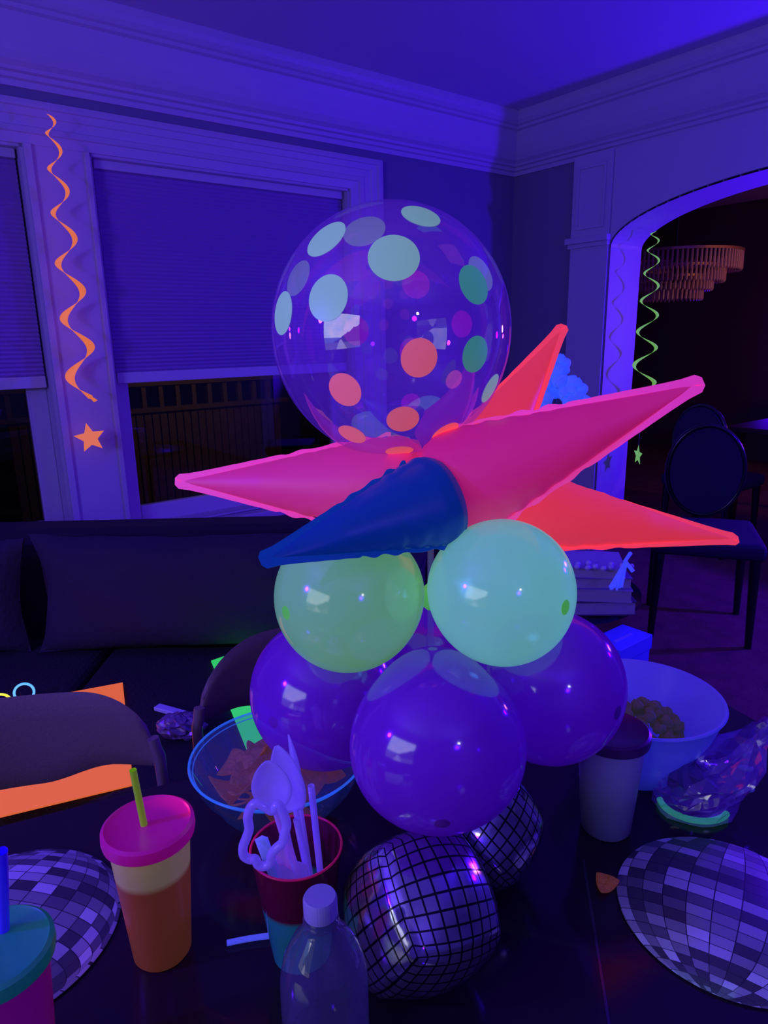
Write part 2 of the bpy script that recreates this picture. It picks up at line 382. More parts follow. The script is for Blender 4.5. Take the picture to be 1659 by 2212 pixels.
# ------------------------------------------------------------------ dining room beyond the arch
struct(MB().box((-4.3, -1.9, 0), (-4.2, VMAX, H)).build('wall_far', mat('dark_red_wall', (0.10, 0.035, 0.05), 0.8)))
struct(MB().box((-4.2, -1.9, 0), (-.285, -1.8, H)).build('wall_side', mat('dark_red_wall_side', (0.10, 0.035, 0.05), 0.8)))
M_dchair = mat('dark_navy_upholstery', (0.010, 0.008, 0.03), 0.8)
def oval_chair(loc, rz, label):
    t = empty('oval_back_chair', loc, rz, label, 'chair', 'oval back dining chairs')
    def oval(cz, rx, rz_, y0, y1, n=40):
        mb = MB(); v = []; f = []
        for y in (y0, y1):
            v += [(rx * math.cos(2 * PI * k / n), y, cz + rz_ * math.sin(2 * PI * k / n)) for k in range(n)]
        f = [tuple(reversed(range(n))), tuple(range(n, 2 * n))] + [(k, (k + 1) % n, n + (k + 1) % n, n + k) for k in range(n)]
        return mb.add(v, f)
    oval(.74, .165, .215, .20, .24).build('backrest', M_dchair, t, sm=True)
    mb = MB(); mb.tube([(.175 * math.cos(2 * PI * k / 40), .22, .74 + .226 * math.sin(2 * PI * k / 40)) for k in range(40)], .013, closed=True)
    mb.build('back_frame', M_black, t, sm=True)
    MB().box((-.24, -.24, .42), (.24, .24, .50)).build('seat', M_dchair, t, bevel=.03)
    for x in (-.2, .2):
        for y in (-.2, .2): MB().tube([(x, y, .44), (x * 1.05, y * 1.05, 0)], [.025, .015]).build('leg', M_black, t, sm=True)
    return t
c1 = atz(1532, 1040, .73); oval_chair((c1.x, c1.y, 0), -.35, 'large dark oval-back chair before the archway, below the magenta spike tip')
c2 = atz(1548, 945, .74); oval_chair((c2.x, c2.y, 0), T_ + PI / 2, 'dark oval-back chair deeper in the next room, behind the nearer oval chair')
dt = empty('dining_room_table', L(-1.7, 1.9, 0), T_, 'dark wooden table in the unlit room beyond the arch', 'table')
MB().box((-.55, -.9, .72), (.55, .9, .76)).build('tabletop', mat('dark_red_wood', (0.06, 0.02, 0.012), .5), dt, bevel=.01)
for x in (-.48, .48):
    for y in (-.82, .82): MB().box((x - .03, y - .03, 0), (x + .03, y + .03, .72)).build('leg', M_black, dt)
# chandelier: tiers of crystal bars, widest on top
cc = atu(1455, 600, -1.9)
ch = empty('chandelier', (cc.x, cc.y, 0), T_, 'dim tiered crystal chandelier hanging in the dark room beyond the arch', 'chandelier')
M_cry = mat('amber_lit_crystal', (0.6, 0.35, 0.2), .15, spec=1.0)

dch = (Vector((cc.x, cc.y, 0))).length
def zof(py): return CAM_H + (ray(1455, py).z) * ((cc - Vector((0, 0, CAM_H))).length / ray(1455, py).length)
tiers = [(.34, zof(552), zof(582)), (.26, zof(582), zof(605)), (.19, zof(603), zof(622)), (.13, zof(620), zof(642))]
sc_ = (cc - Vector((0, 0, CAM_H))).dot(FW) / F_PX
tiers = [(sc_ * 130, tiers[0][1], tiers[0][2]), (sc_ * 100, tiers[1][1], tiers[1][2]), (sc_ * 78, tiers[2][1], tiers[2][2]), (sc_ * 60, tiers[3][1], tiers[3][2])]
for r, z0, z1 in tiers:
    mb = MB(); n = max(10, int(r * 2 * PI / .035))
    for k in range(n):
        a = 2 * PI * k / n; mb.tube([(r * math.cos(a), r * math.sin(a), z0), (r * math.cos(a), r * math.sin(a), z1 - .02), (r * math.cos(a), r * math.sin(a), z1 - .035)], [.009, .012, .001], 6)
    tag(mb.build('crystal_tier', M_cry, ch, sm=False), kind='stuff')
    mb = MB(); mb.lathe([(r - .012, z0), (r + .012, z0), (r + .012, z0 + .02), (r - .012, z0 + .02)], 40); mb.f = [q for q in mb.f if len(q) == 4]
    mb.build('band', mat('brass', (.5, .28, .12), .4, metal=.6), ch, sm=False)
MB().tube([(0, 0, tiers[3][1]), (0, 0, H)], .012).build('stem', M_black, ch, sm=True)
sb = empty('sideboard', L(-3.9, 1.7, 0), T_, 'low dark sideboard against the far wall of the next room', 'sideboard')
MB().box((-.22, -.9, .1), (.22, .9, .9)).build('body', mat('dark_mahogany', (.05, .02, .02), .4), sb, bevel=.01)
for k in range(3): MB().box((-.24, -.85 + k * .58, .16), (-.22, -.31 + k * .58, .84)).build('door', mat('mahogany_door', (.06, .025, .02), .35), sb, bevel=.006)

# ------------------------------------------------------------------ television on the left wall (seen mirrored in the balloons)
def tv_material():
    m, n, out = nt('television_landscape_picture')
    tc = N(n, 'ShaderNodeTexCoord'); mpp = N(n, 'ShaderNodeMapping'); mpp.inputs['Scale'].default_value = (.85, .66, 1); n.links.new(tc.outputs['Object'], mpp.inputs[0]); sp = N(n, 'ShaderNodeSeparateXYZ'); n.links.new(mpp.outputs[0], sp.inputs[0])
    def math_(op, a, b=None, c=None):
        x = N(n, 'ShaderNodeMath', operation=op)
        for i, q in enumerate((a, b, c)):
            if q is None: continue
            if isinstance(q, (int, float)): x.inputs[i].default_value = q
            else: n.links.new(q, x.inputs[i])
        return x.outputs[0]
    def mix(f, a, b):
        x = N(n, 'ShaderNodeMix', data_type='RGBA')
        n.links.new(f, x.inputs[0])
        for i, q in ((6, a), (7, b)):
            if isinstance(q, tuple): x.inputs[i].default_value = c4(q)
            else: n.links.new(q, x.inputs[i])
        return x.outputs[2]
    X, Y = sp.outputs[0], sp.outputs[1]
    nz = N(n, 'ShaderNodeTexNoise'); nz.inputs['Scale'].default_value = 3.0; nz.inputs['Detail'].default_value = 5; n.links.new(tc.outputs['Object'], nz.inputs[0])
    cl = math_('MULTIPLY_ADD', nz.outputs[0], 2.6, -.9); clc = math_('MINIMUM', math_('MAXIMUM', cl, 0), 1)
    sky = mix(clc, (0.55, 0.72, 0.95), (1.0, 0.88, 0.86))
    n2 = N(n, 'ShaderNodeTexNoise'); n2.inputs['Scale'].default_value = 5.0; n2.inputs['Detail'].default_value = 6
    cx = N(n, 'ShaderNodeCombineXYZ'); n.links.new(X, cx.inputs[0]); n.links.new(cx.outputs[0], n2.inputs[0])
    hill = math_('ADD', math_('MULTIPLY', X, -.42), math_('MULTIPLY_ADD', n2.outputs[0], .22, -.24))
    mask = math_('LESS_THAN', Y, hill)
    far = math_('LESS_THAN', Y, -.15)
    c = mix(far, sky, (0.12, 0.18, 0.38)); c = mix(mask, c, (0.05, 0.045, 0.05))
    g = math_('LESS_THAN', Y, -.26); c = mix(g, c, (0.14, 0.13, 0.14))
    road = math_('MULTIPLY', math_('LESS_THAN', Y, -.20), math_('LESS_THAN', math_('ABSOLUTE', math_('SUBTRACT', X, .05)), math_('MULTIPLY_ADD', Y, -.8, -.12)))
    c = mix(road, c, (0.45, 0.43, 0.45))
    e = N(n, 'ShaderNodeEmission'); e.inputs[1].default_value = 2.4; n.links.new(c, e.inputs[0]); n.links.new(e.outputs[0], out.inputs[0]); return m
tv = bpy.data.objects.new('television', None); COL.objects.link(tv)
tag(tv, 'flat television showing a mountain road, mirrored in the dotted balloon', 'television')
X_ = VV * -1.0; 
mt = Matrix(((-VV), Vector((0, 0, 1)), (-UU))).transposed().to_4x4(); mt.translation = L(UMAX - .06, 3.05, 1.50); tv.matrix_world = mt
MB().box((-.90, -.68, -.05), (.90, .68, 0)).build('television_body', M_black, tv, bevel=.008)
mesh_obj('screen', [(-.86, -.64, .002), (.86, -.64, .002), (.86, .64, .002), (-.86, .64, .002)], [(0, 1, 2, 3)], tv_material(), tv)
# small wall lamp behind the camera (point highlights on the balloons)
wl = empty('pendant_lamp', (0.95, -1.35, 2.05), label='small white bulb lamp behind the camera, seen only as balloon highlights', cat='lamp')
mb = MB(); mb.lathe([(0.001, .03), (.03, .02), (.045, -.01), (.04, -.05), (.001, -.06)], 20); mb.build('bulb', mat('lit_bulb', (1, .9, .8), .5, emit=(1, .9, .8), es=28), wl, sm=True)
MB().tube([(0, 0, .03), (0, 0, .70)], .006).build('cord', M_black, wl, sm=True)

# ------------------------------------------------------------------ sofa under the windows
sf = empty('sofa', (-1.15, 1.80, 0), math.radians(1), 'dark sofa standing behind the folding chairs with neon sheets on it', 'sofa')
MB().box((-.98, -.46, .06), (1.42, .58, .27)).build('base', M_sofa, sf, bevel=.04)
MB().box((-.98, .40, .10), (1.42, .66, .80)).build('backrest', M_sofa, sf, bevel=.08)
for a, b in ((-.72, .24), (.25, 1.20)): MB().box((a, -.49, .272), (b, .385, .446)).build('seat_cushion', M_sofa, sf, bevel=.03)
MB().box((1.205, -.52, .06), (1.42, .395, .60)).build('arm', M_sofa, sf, bevel=.07)
MB().box((-.98, -.52, .06), (-.725, .395, .60)).build('arm', M_sofa, sf, bevel=.07)
def pillow(name, c, rx, rz_, ry, rot, label, grp=None):
    v = []; f = []; n = 20
    for i in range(n + 1):
        for j in range(n + 1):
            a, b = -1 + 2 * i / n, -1 + 2 * j / n
            h = ((1 - abs(a) ** 2.6) * (1 - abs(b) ** 2.6)) ** .45
            sx = 1 - .10 * (1 - abs(b)) * 0 + .0; pin = 1 - .08 * (1 - a * a) * 1.0; pin2 = 1 - .08 * (1 - b * b)
            v.append((a * rx * pin2, h * ry + .006 * math.sin(9 * a + 5 * b), b * rz_ * pin))
    k0 = len(v); v += [(x, -y, z) for x, y, z in v]
    for i in range(n):
        for j in range(n):
            q = (i * (n + 1) + j, (i + 1) * (n + 1) + j, (i + 1) * (n + 1) + j + 1, i * (n + 1) + j + 1)
            f.append(tuple(reversed(q))); f.append(tuple(k0 + x for x in q))
    o = mesh_obj(name, v, f, M_cush, None, True)
    b = bmesh.new(); b.from_mesh(o.data); bmesh.ops.remove_doubles(b, verts=b.verts, dist=1e-4); bmesh.ops.recalc_face_normals(b, faces=b.faces); b.to_mesh(o.data); b.free(); smooth(o.data)
    o.location = c; o.rotation_euler = rot
    return tag(o, label, 'cushion', grp)
zr = T_ + PI
for k, (x, hh, w2) in enumerate(((-1.47, .19, .32), (-.62, .195, .50), (.02, .165, .12))):
    pillow('back_cushion', Vector((x, 2.06, .450 + hh)), w2, hh, .09, (-.10, (.03, 0, -.03)[k], (.06, 0, -.05)[k]),
           ['dark loose back cushion of the sofa at the left photo edge', 'wide dark back cushion in the middle of the sofa, left of the blue spike', 'narrow dark sofa cushion behind the balloon cluster'][k], 'dark loose cushions on the sofa')

# ------------------------------------------------------------------ neon sheets on the sofa seat
def card(name, pts, z, m, label, cat, grp):
    q = [atz(px, py, z) for px, py in pts]
    v = [tuple(p) for p in q] + [(p.x, p.y, p.z - .004) for p in q]; k = len(q)
    f = [tuple(range(k)), tuple(reversed(range(k, 2 * k)))] + [(i, i + k, (i + 1) % k + k, (i + 1) % k) for i in range(k)]
    o = mesh_obj(name, v, f, m)
    return tag(o, label, cat, grp)
card('orange_paper_sheet', [(-170, 1555), (265, 1474), (288, 1694), (-120, 1792)], .452, M_orange, 'fluorescent orange paper sheet lying on the sofa behind the left folding chair', 'paper', 'neon paper sheets')
card('green_paper_sheet', [(456, 1427), (600, 1377), (618, 1589), (532, 1616)], .452, M_green_card, 'fluorescent green paper sheet seen behind the second chair and through the clear bowl', 'paper', 'neon paper sheets')
def glow_loop(px, py, col, name, label, rx=.024, ry=.021, tilt=0.3):
    c = atz(px, py + 12, .456)
    pts = []
    for k in range(27):
        a = -PI / 2 + .38 + (2 * PI - .76) * k / 26
        pts.append((rx * math.cos(a) * (1 if k not in (0, 26) else .8), 0, .0035 + ry * (1 + math.sin(a))))
    o = MB().tube(pts, .0034, 10).build(name, fluor(name + '_glow', col, col, 1.0, .3), None, sm=True)
    o.location = (c.x, c.y, .4525); o.rotation_euler = (-.2, 0, tilt)
    return tag(o, label, 'glow stick', 'glow stick loops on the orange sheet')
glow_loop(54, 1502, (.12, .50, .95), 'blue_glow_loop', 'bent light-blue glow stick standing on the orange sheet', .025, .024)
glow_loop(-3, 1518, (.75, .85, .05), 'yellow_glow_loop', 'bent yellow-green glow stick at the left photo edge above the orange sheet', .03, .019)

# ------------------------------------------------------------------ folding chairs
def folding_chair(loc, rz, w2, h0, h1, label, rc):
    t = empty('folding_chair', loc, rz, label, 'chair', 'brown folding chairs')
    # curved back panel outline: rounded top corners, wavy lower edge
    n = 36; v = []; f = []
    def top(x):
        a = abs(x) / w2; return h1 - rc * (1 - math.sqrt(max(0, 1 - max(0, (a - (1 - rc / w2)) / (rc / w2)) ** 2)))
    def bot(x):
        a = abs(x) / w2; q = min(1, max(0, (a - .15) / .55)); return h0 + .034 * q * q * (3 - 2 * q)
    for s_ in (0, 1):
        for i in range(n + 1):
            x = -w2 + 2 * w2 * i / n; yb = .055 * (x / w2) ** 2
            m_ = 8
            for j in range(m_ + 1):
                z0, z1 = bot(x), max(top(x), bot(x) + .004); z = z0 + (z1 - z0) * j / m_
                e = .011 * (math.sin(PI * min(1, max(0, j / m_))) ** .35 if 0 < j < m_ else 0)
                v.append((x, -yb + (e if s_ else -e) + (z - h1) * -.10, z))
    N1 = (n + 1) * 9
    for i in range(n):
        for j in range(8):
            q = (i * 9 + j, (i + 1) * 9 + j, (i + 1) * 9 + j + 1, i * 9 + j + 1)
            f.append(q); f.append(tuple(N1 + k for k in reversed(q)))
    o = MB(); o.v = [Vector(x) for x in v]; o.f = f
    # close side edges
    for j in range(8):
        o.f.append((j, j + 1, N1 + j + 1, N1 + j)); k = n * 9; o.f.append((k + j, N1 + k + j, N1 + k + j + 1, k + j + 1))
    o.build('backrest', M_chair, t, sm=True)
    for s_ in (-1, 1):
        x = s_ * (w2 + .004)
        fr = MB().tube([(s_ * w2 * q_, -.055 * q_ * q_ - .002, top(w2 * q_) + .006) for q_ in (.985, .998)] + [(x, -.055, h1 - rc), (x, -.05, h0), (x, -.03, .47), (x, -.22, 0.01)], .010).build('front_leg', M_metal, t, sm=True)
        MB().tube([(s_ * (w2 - .03), -.06, .50), (s_ * (w2 - .03), .06, .01)], .010).build('rear_leg', M_metal, t, sm=True)
    MB().box((-w2 + .02, -.42, .43), (w2 - .02, -.03, .462)).build('seat', M_chair, t, bevel=.012)
    MB().tube([(-w2, -.18, .09), (w2, -.18, .09)], .008).build('stretcher', M_metal, t, sm=True)
    return t
# seats face the dining table (local -y)
pA = atz(160, 1490, .80)
fc1 = folding_chair((-.655, 1.05, 0), math.radians(14), .245, .652, .838, 'brown folding chair in front of the orange sheet, at the left photo edge', .12)
fc2 = folding_chair((-.165, 1.27, 0), math.radians(24), .225, .69, .87, 'brown folding chair half hidden behind the purple balloon and clear bowl', .14)

# snack wrappers on coffee table
def crumple(name, c, sx, sy, sz, m, label, cat, seed, n=9, grp=None):
    rnd = random.Random(seed); v = []; f = []
    for i in range(n + 1):
        for j in range(2 * n):
            th = PI * i / n; ph = PI * j / n; q = 1 + rnd.uniform(-.20, .20)
            v.append((sx * math.sin(th) * math.cos(ph) * q, sy * math.sin(th) * math.sin(ph) * q, sz * (1 + math.cos(th) * (.9 + .2 * rnd.random()))))
    for i in range(n):
        for j in range(2 * n): f.append((i * 2 * n + j, i * 2 * n + (j + 1) % (2 * n), (i + 1) * 2 * n + (j + 1) % (2 * n), (i + 1) * 2 * n + j))
    mn = min(q[2] for q in v); v = [(a, b, d - mn) for a, b, d in v]
    o = mesh_obj(name, v, f, m); o.location = c
    return tag(o, label, cat, grp)
M_foil = mat('crumpled_violet_foil', (0.26, 0.18, 0.34), .3, metal=.4, var=.8, vscale=30)
p = atz(395, 1590, .455); crumple('snack_bag', (p.x, p.y, .447), .058, .034, .034, M_foil, 'crumpled foil snack bag beside the left folding chair', 'snack bag', 3, 15)
p = atz(372, 1535, .455); o = MB().box((-.055, -.012, 0), (.055, .012, .012)).build('white_wrapper_strip', mat('white_paper_strip', (.7, .7, .9), .5), None, bevel=.003)
tag(o, 'pale blue-white paper strip lying behind the crumpled snack bag', 'wrapper'); o.location = (p.x, p.y, .447); o.rotation_euler = (0, 0, -.45)

# ------------------------------------------------------------------ end table, books, orchid, box
et = empty('end_table', (.60, 2.27, 0), 0, 'round dark end table in the corner holding books and a vase', 'table')
MB().lathe([(.001, .525), (.27, .525), (.285, .535), (.285, .553), (.275, .56), (.001, .56)], 64).build('tabletop', M_black, et, sm=True)
MB().lathe([(.03, .02), (.022, .1), (.03, .3), (.022, .50), (.06, .525)], 24).build('pedestal', M_black, et, sm=True)
MB().lathe([(.001, 0), (.19, 0), (.19, .02), (.03, .04), (.001, .04)], 40).build('base', M_black, et, sm=True)
bz = .561
M_pages = mat('book_pages', (.45, .42, .45), .8, bump=.3, bscale=400)
specs = [(.150, .105, .046, 0.10, (.10, .08, .12)), (.145, .10, .040, -.04, (.40, .38, .46)), (.135, .10, .036, .06, (.22, .16, .4)), (.125, .095, .030, -.08, (.45, .42, .55))]
for k, (a, b, h, rz, col) in enumerate(specs):
    t = empty('hardcover_book', (.635, 2.10, bz), rz - .12, ['dark thick book at the bottom of the stack on the end table', 'pale book second from the bottom of the end-table stack',
              'violet book third from the bottom of the end-table stack', 'pale old book lying on top of the end-table stack'][k], 'book', 'books stacked on the end table')
    mc = mat('book_cover_%s' % ['dark', 'pale', 'violet', 'top'][k], col, .6)
    mb = MB(); mb.box((-a, -b, 0), (a, b, .003)); mb.box((-a, -b, h - .003), (a, b, h)); mb.box((-a, b - .004, 0), (a, b, h)); mb.build('cover', mc, t)
    MB().box((-a + .004, -b + .004, .003), (a - .004, b - .004, h - .003)).build('pages', M_pages, t)
    bz += h + .0005
# bead garland with tassel draped on the books
gd = empty('bead_garland', (0, 0, 0), label='wooden bead garland with blue-white tassel draped over the stacked books', cat='bead garland')
M_bead = mat('violet_white_beads', (.6, .55, .8), .3)
bp = [(.56, 2.0), (.59, 1.995), (.62, 1.985), (.645, 1.995), (.665, 1.975), (.69, 1.985), (.70, 2.01), (.73, 2.0), (.755, 1.99), (.60, 2.02), (.635, 2.03)]
for x, y in bp:
    mb = MB(); mb.lathe([(.0005, -.009), (.006, -.007), (.009, 0), (.006, .007), (.0005, .009)], 12); o = mb.build('bead', M_bead, gd, sm=True); o.location = (x, y, bz + .009)
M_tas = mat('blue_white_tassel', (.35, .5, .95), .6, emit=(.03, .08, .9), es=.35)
tp = P(1355, 1205, 1.98); tq = P(1332, 1268, 1.94)
mb = MB()
for k in range(16):
    j = Vector((random.uniform(-.02, .02), random.uniform(-.01, .01), random.uniform(-.008, .008)))
    mb.tube([tp, tp.lerp(tq, .35) + j * .35, tq + j], [.003, .0035, .003], 6)
mb.build('tassel', M_tas, gd, sm=True)
mb = MB(); mb.tube([P(1362, 1195, 1.99), P(1350, 1212, 1.965), P(1368, 1235, 1.955)], .006, 8); mb.build('tassel_cord', M_tas, gd, sm=True)
# orchid
M_petal = mat('white_petals_blue_glow', (.30, .45, .95), .5, emit=(.03, .12, .95), es=.42, bump=.3, bscale=40)  # white petals, blue blacklight glow put into colour and emission
M_leaf = mat('dark_stem_green', (.05, .12, .06), .5)
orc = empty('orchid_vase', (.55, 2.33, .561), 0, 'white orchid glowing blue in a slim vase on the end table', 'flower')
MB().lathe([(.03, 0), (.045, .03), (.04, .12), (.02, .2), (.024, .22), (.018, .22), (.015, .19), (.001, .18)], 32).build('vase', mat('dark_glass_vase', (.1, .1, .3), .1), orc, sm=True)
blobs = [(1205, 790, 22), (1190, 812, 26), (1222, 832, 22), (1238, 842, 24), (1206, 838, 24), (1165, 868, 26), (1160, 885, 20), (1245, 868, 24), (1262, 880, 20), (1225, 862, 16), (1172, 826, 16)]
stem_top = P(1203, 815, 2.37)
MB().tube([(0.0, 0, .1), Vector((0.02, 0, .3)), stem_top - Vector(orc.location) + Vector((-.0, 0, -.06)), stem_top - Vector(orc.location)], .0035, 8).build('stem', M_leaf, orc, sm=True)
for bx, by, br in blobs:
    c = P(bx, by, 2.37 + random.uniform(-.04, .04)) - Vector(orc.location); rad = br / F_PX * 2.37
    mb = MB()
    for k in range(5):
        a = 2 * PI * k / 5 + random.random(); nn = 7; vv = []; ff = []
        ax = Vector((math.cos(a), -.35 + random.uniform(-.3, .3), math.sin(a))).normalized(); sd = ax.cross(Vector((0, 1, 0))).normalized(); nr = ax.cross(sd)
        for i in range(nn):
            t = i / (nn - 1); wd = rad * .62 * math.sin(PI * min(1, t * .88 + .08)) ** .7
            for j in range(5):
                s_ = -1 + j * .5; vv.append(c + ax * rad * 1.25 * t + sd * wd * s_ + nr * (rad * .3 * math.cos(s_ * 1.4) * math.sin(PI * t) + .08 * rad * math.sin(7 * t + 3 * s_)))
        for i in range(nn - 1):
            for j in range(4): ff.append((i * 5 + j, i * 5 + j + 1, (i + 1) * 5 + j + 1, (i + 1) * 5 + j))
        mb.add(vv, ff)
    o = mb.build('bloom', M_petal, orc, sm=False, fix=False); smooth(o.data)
    md = o.modifiers.new('th', 'SOLIDIFY'); md.thickness = .003
# white box below, its blue blacklight glow put into colour and emission
bxq = atz(1340, 1375, .42)
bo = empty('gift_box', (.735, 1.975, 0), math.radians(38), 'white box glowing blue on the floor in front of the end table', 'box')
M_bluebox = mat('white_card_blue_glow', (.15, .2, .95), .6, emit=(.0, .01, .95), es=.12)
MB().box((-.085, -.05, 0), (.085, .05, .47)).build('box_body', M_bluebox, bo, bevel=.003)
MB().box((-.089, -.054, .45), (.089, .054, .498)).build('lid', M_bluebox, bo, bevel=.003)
MB().box((-.05, -.015, .498), (.04, -.005, .501)).build('handle_strip', mat('pale_strip', (.4, .5, 1.0), .4), bo)

# ------------------------------------------------------------------ hanging spirals
def spiral(name, base, z_top, z_bot, turns, r0, r1, w0, w1, m, label, starsize, star_rot, star_m, phase=0.0, star_dz=.16):
    t = empty(name, (base.x, base.y, 0), 0, label, 'hanging spiral decoration')
    n = 300; v = []; f = []; v2 = []
    for i in range(n + 1):
        s = i / n; q = s ** 1.25
        # turns get longer further down
        ang = phase + 2 * PI * turns * (s ** .72); z = z_top + (z_bot - z_top) * (s ** 1.05); r = r0 + (r1 - r0) * s ** .5
        w_ = (w0 + (w1 - w0) * q) * (1 if s < .985 else .5)
        c = Vector((r * math.cos(ang), r * math.sin(ang), z)); rd = Vector((math.cos(ang), math.sin(ang), 0))
        tl = rd * .93 + Vector((0, 0, .36))
        v += [c - tl * w_ / 2, c + tl * w_ / 2]
    for i in range(n): f.append((2 * i, 2 * i + 1, 2 * i + 3, 2 * i + 2))
    o = mesh_obj('spiral_ribbon', v, f, m, t, True); md = o.modifiers.new('th', 'SOLIDIFY'); md.thickness = .0008
    MB().tube([(0, 0, z_bot + .01), (0, 0, z_bot - star_dz + starsize * .9)], .0006, 6).build('thread', M_white, t)
    vs = []; 
    for k in range(10):
        a = PI / 2 + PI * k / 5; r = starsize if k % 2 == 0 else starsize * .46; vs.append((r * math.cos(a), 0.0, r * math.sin(a)))
    vv = [(x, -.0012, z) for x, y, z in vs] + [(x, .0012, z) for x, y, z in vs]
    ff = [tuple(range(10)), tuple(reversed(range(10, 20)))] + [(i, i + 10, (i + 1) % 10 + 10, (i + 1) % 10) for i in range(10)]
    st = mesh_obj('star', vv, ff, star_m, t); st.location = (0, 0, z_bot - star_dz); st.rotation_euler = star_rot
    md = st.modifiers.new('b', 'BEVEL'); md.width = .0015; md.segments = 2
    MB().tube([(0, 0, z_top - .004), (0, 0, z_top + .05)], .0007, 6).build('hanging_thread', M_white, t)
    return t
sp = L(2.908, .13, 0)
spiral('orange_spiral', sp, 2.31, 1.165, 6.3, .008, .053, .012, .044, M_orange_star, 'neon orange paper spiral with a star, hanging between the two windows', .069, (0, math.radians(-8), .25), M_orange_star, 1.0 + PI, .165)
sp2 = L(-.12, .985, 0)
spiral('lime_spiral', sp2, 1.985, .86, 7.0, .012, .070, .010, .032, M_green_spiral, 'neon lime paper spiral with a star, hanging in the archway', .065, (0, 0, 1.62), M_green_spiral, .5, .19)

# ------------------------------------------------------------------ dining table
TZ = .76
tb = empty('dining_table', (.12, .42, 0), 0, 'glossy black dining table filling the foreground', 'table')
def rrect(a, b, r, n=10):
    pts = []
    for cx, cy, s0 in ((a - r, b - r, 0), (-a + r, b - r, PI / 2), (-a + r, -b + r, PI), (a - r, -b + r, 1.5 * PI)):
        for k in range(n + 1): t = s0 + PI / 2 * k / n; pts.append((cx + r * math.cos(t), cy + r * math.sin(t)))
    return pts
def plate(pts, z0, z1):
    k = len(pts); return MB().add([(x, y, z0) for x, y in pts] + [(x, y, z1) for x, y in pts],
        [tuple(reversed(range(k))), tuple(range(k, 2 * k))] + [(i, (i + 1) % k, (i + 1) % k + k, i + k) for i in range(k)])
tb.rotation_euler = (0, 0, math.radians(23))
# table in its own frame, cut by the leaf seam
tp_ = MB(); tp_.add(*(lambda q: (q.v, q.f))(plate(rrect(.72, .56, .16), TZ - .032, TZ)))
tb.location = (.10, .50, 0)
top = tp_.build('tabletop', M_table, tb, bevel=.004)
for x in (-.3, .3):
    MB().lathe([(.05, .03), (.04, .2), (.06, .4), (.045, .6), (.07, TZ - .034)], 24, c=(x, 0, 0)).build('pedestal', M_black, tb, sm=True)
    MB().box((x - .04, -.35, 0), (x + .04, .35, .06)).build('foot', M_black, tb, bevel=.02)
# leaf seam: a thin metal-dark line inlaid in the top
sA, sB = Vector((.2495, .745, TZ)), Vector((.215, .545, TZ)); dS = (sB - sA).normalized(); nS = Vector((-dS.y, dS.x, 0)) * .0016
iv = tb.matrix_world.inverted() if False else (Matrix.Translation(tb.location) @ Matrix.Rotation(math.radians(23), 4, 'Z')).inverted()
sm_ = MB(); q = [sA - nS, sB - nS - dS * -.3, sB + nS - dS * -.3, sA + nS]; q2 = [sA - nS, sA + nS, sB + dS * .3 + nS, sB + dS * .3 - nS]
sm_.add([iv @ (p_ + Vector((0, 0, -.001))) for p_ in q2] + [iv @ (p_ + Vector((0, 0, .0008))) for p_ in q2], [(3, 2, 1, 0), (4, 5, 6, 7), (0, 1, 5, 4), (1, 2, 6, 5), (2, 3, 7, 6), (3, 0, 4, 7)])
sm_.build('seam', mat('seam_lacquer', (.03, .02, .05), .12, spec=1.0), tb, bevel=.0004)

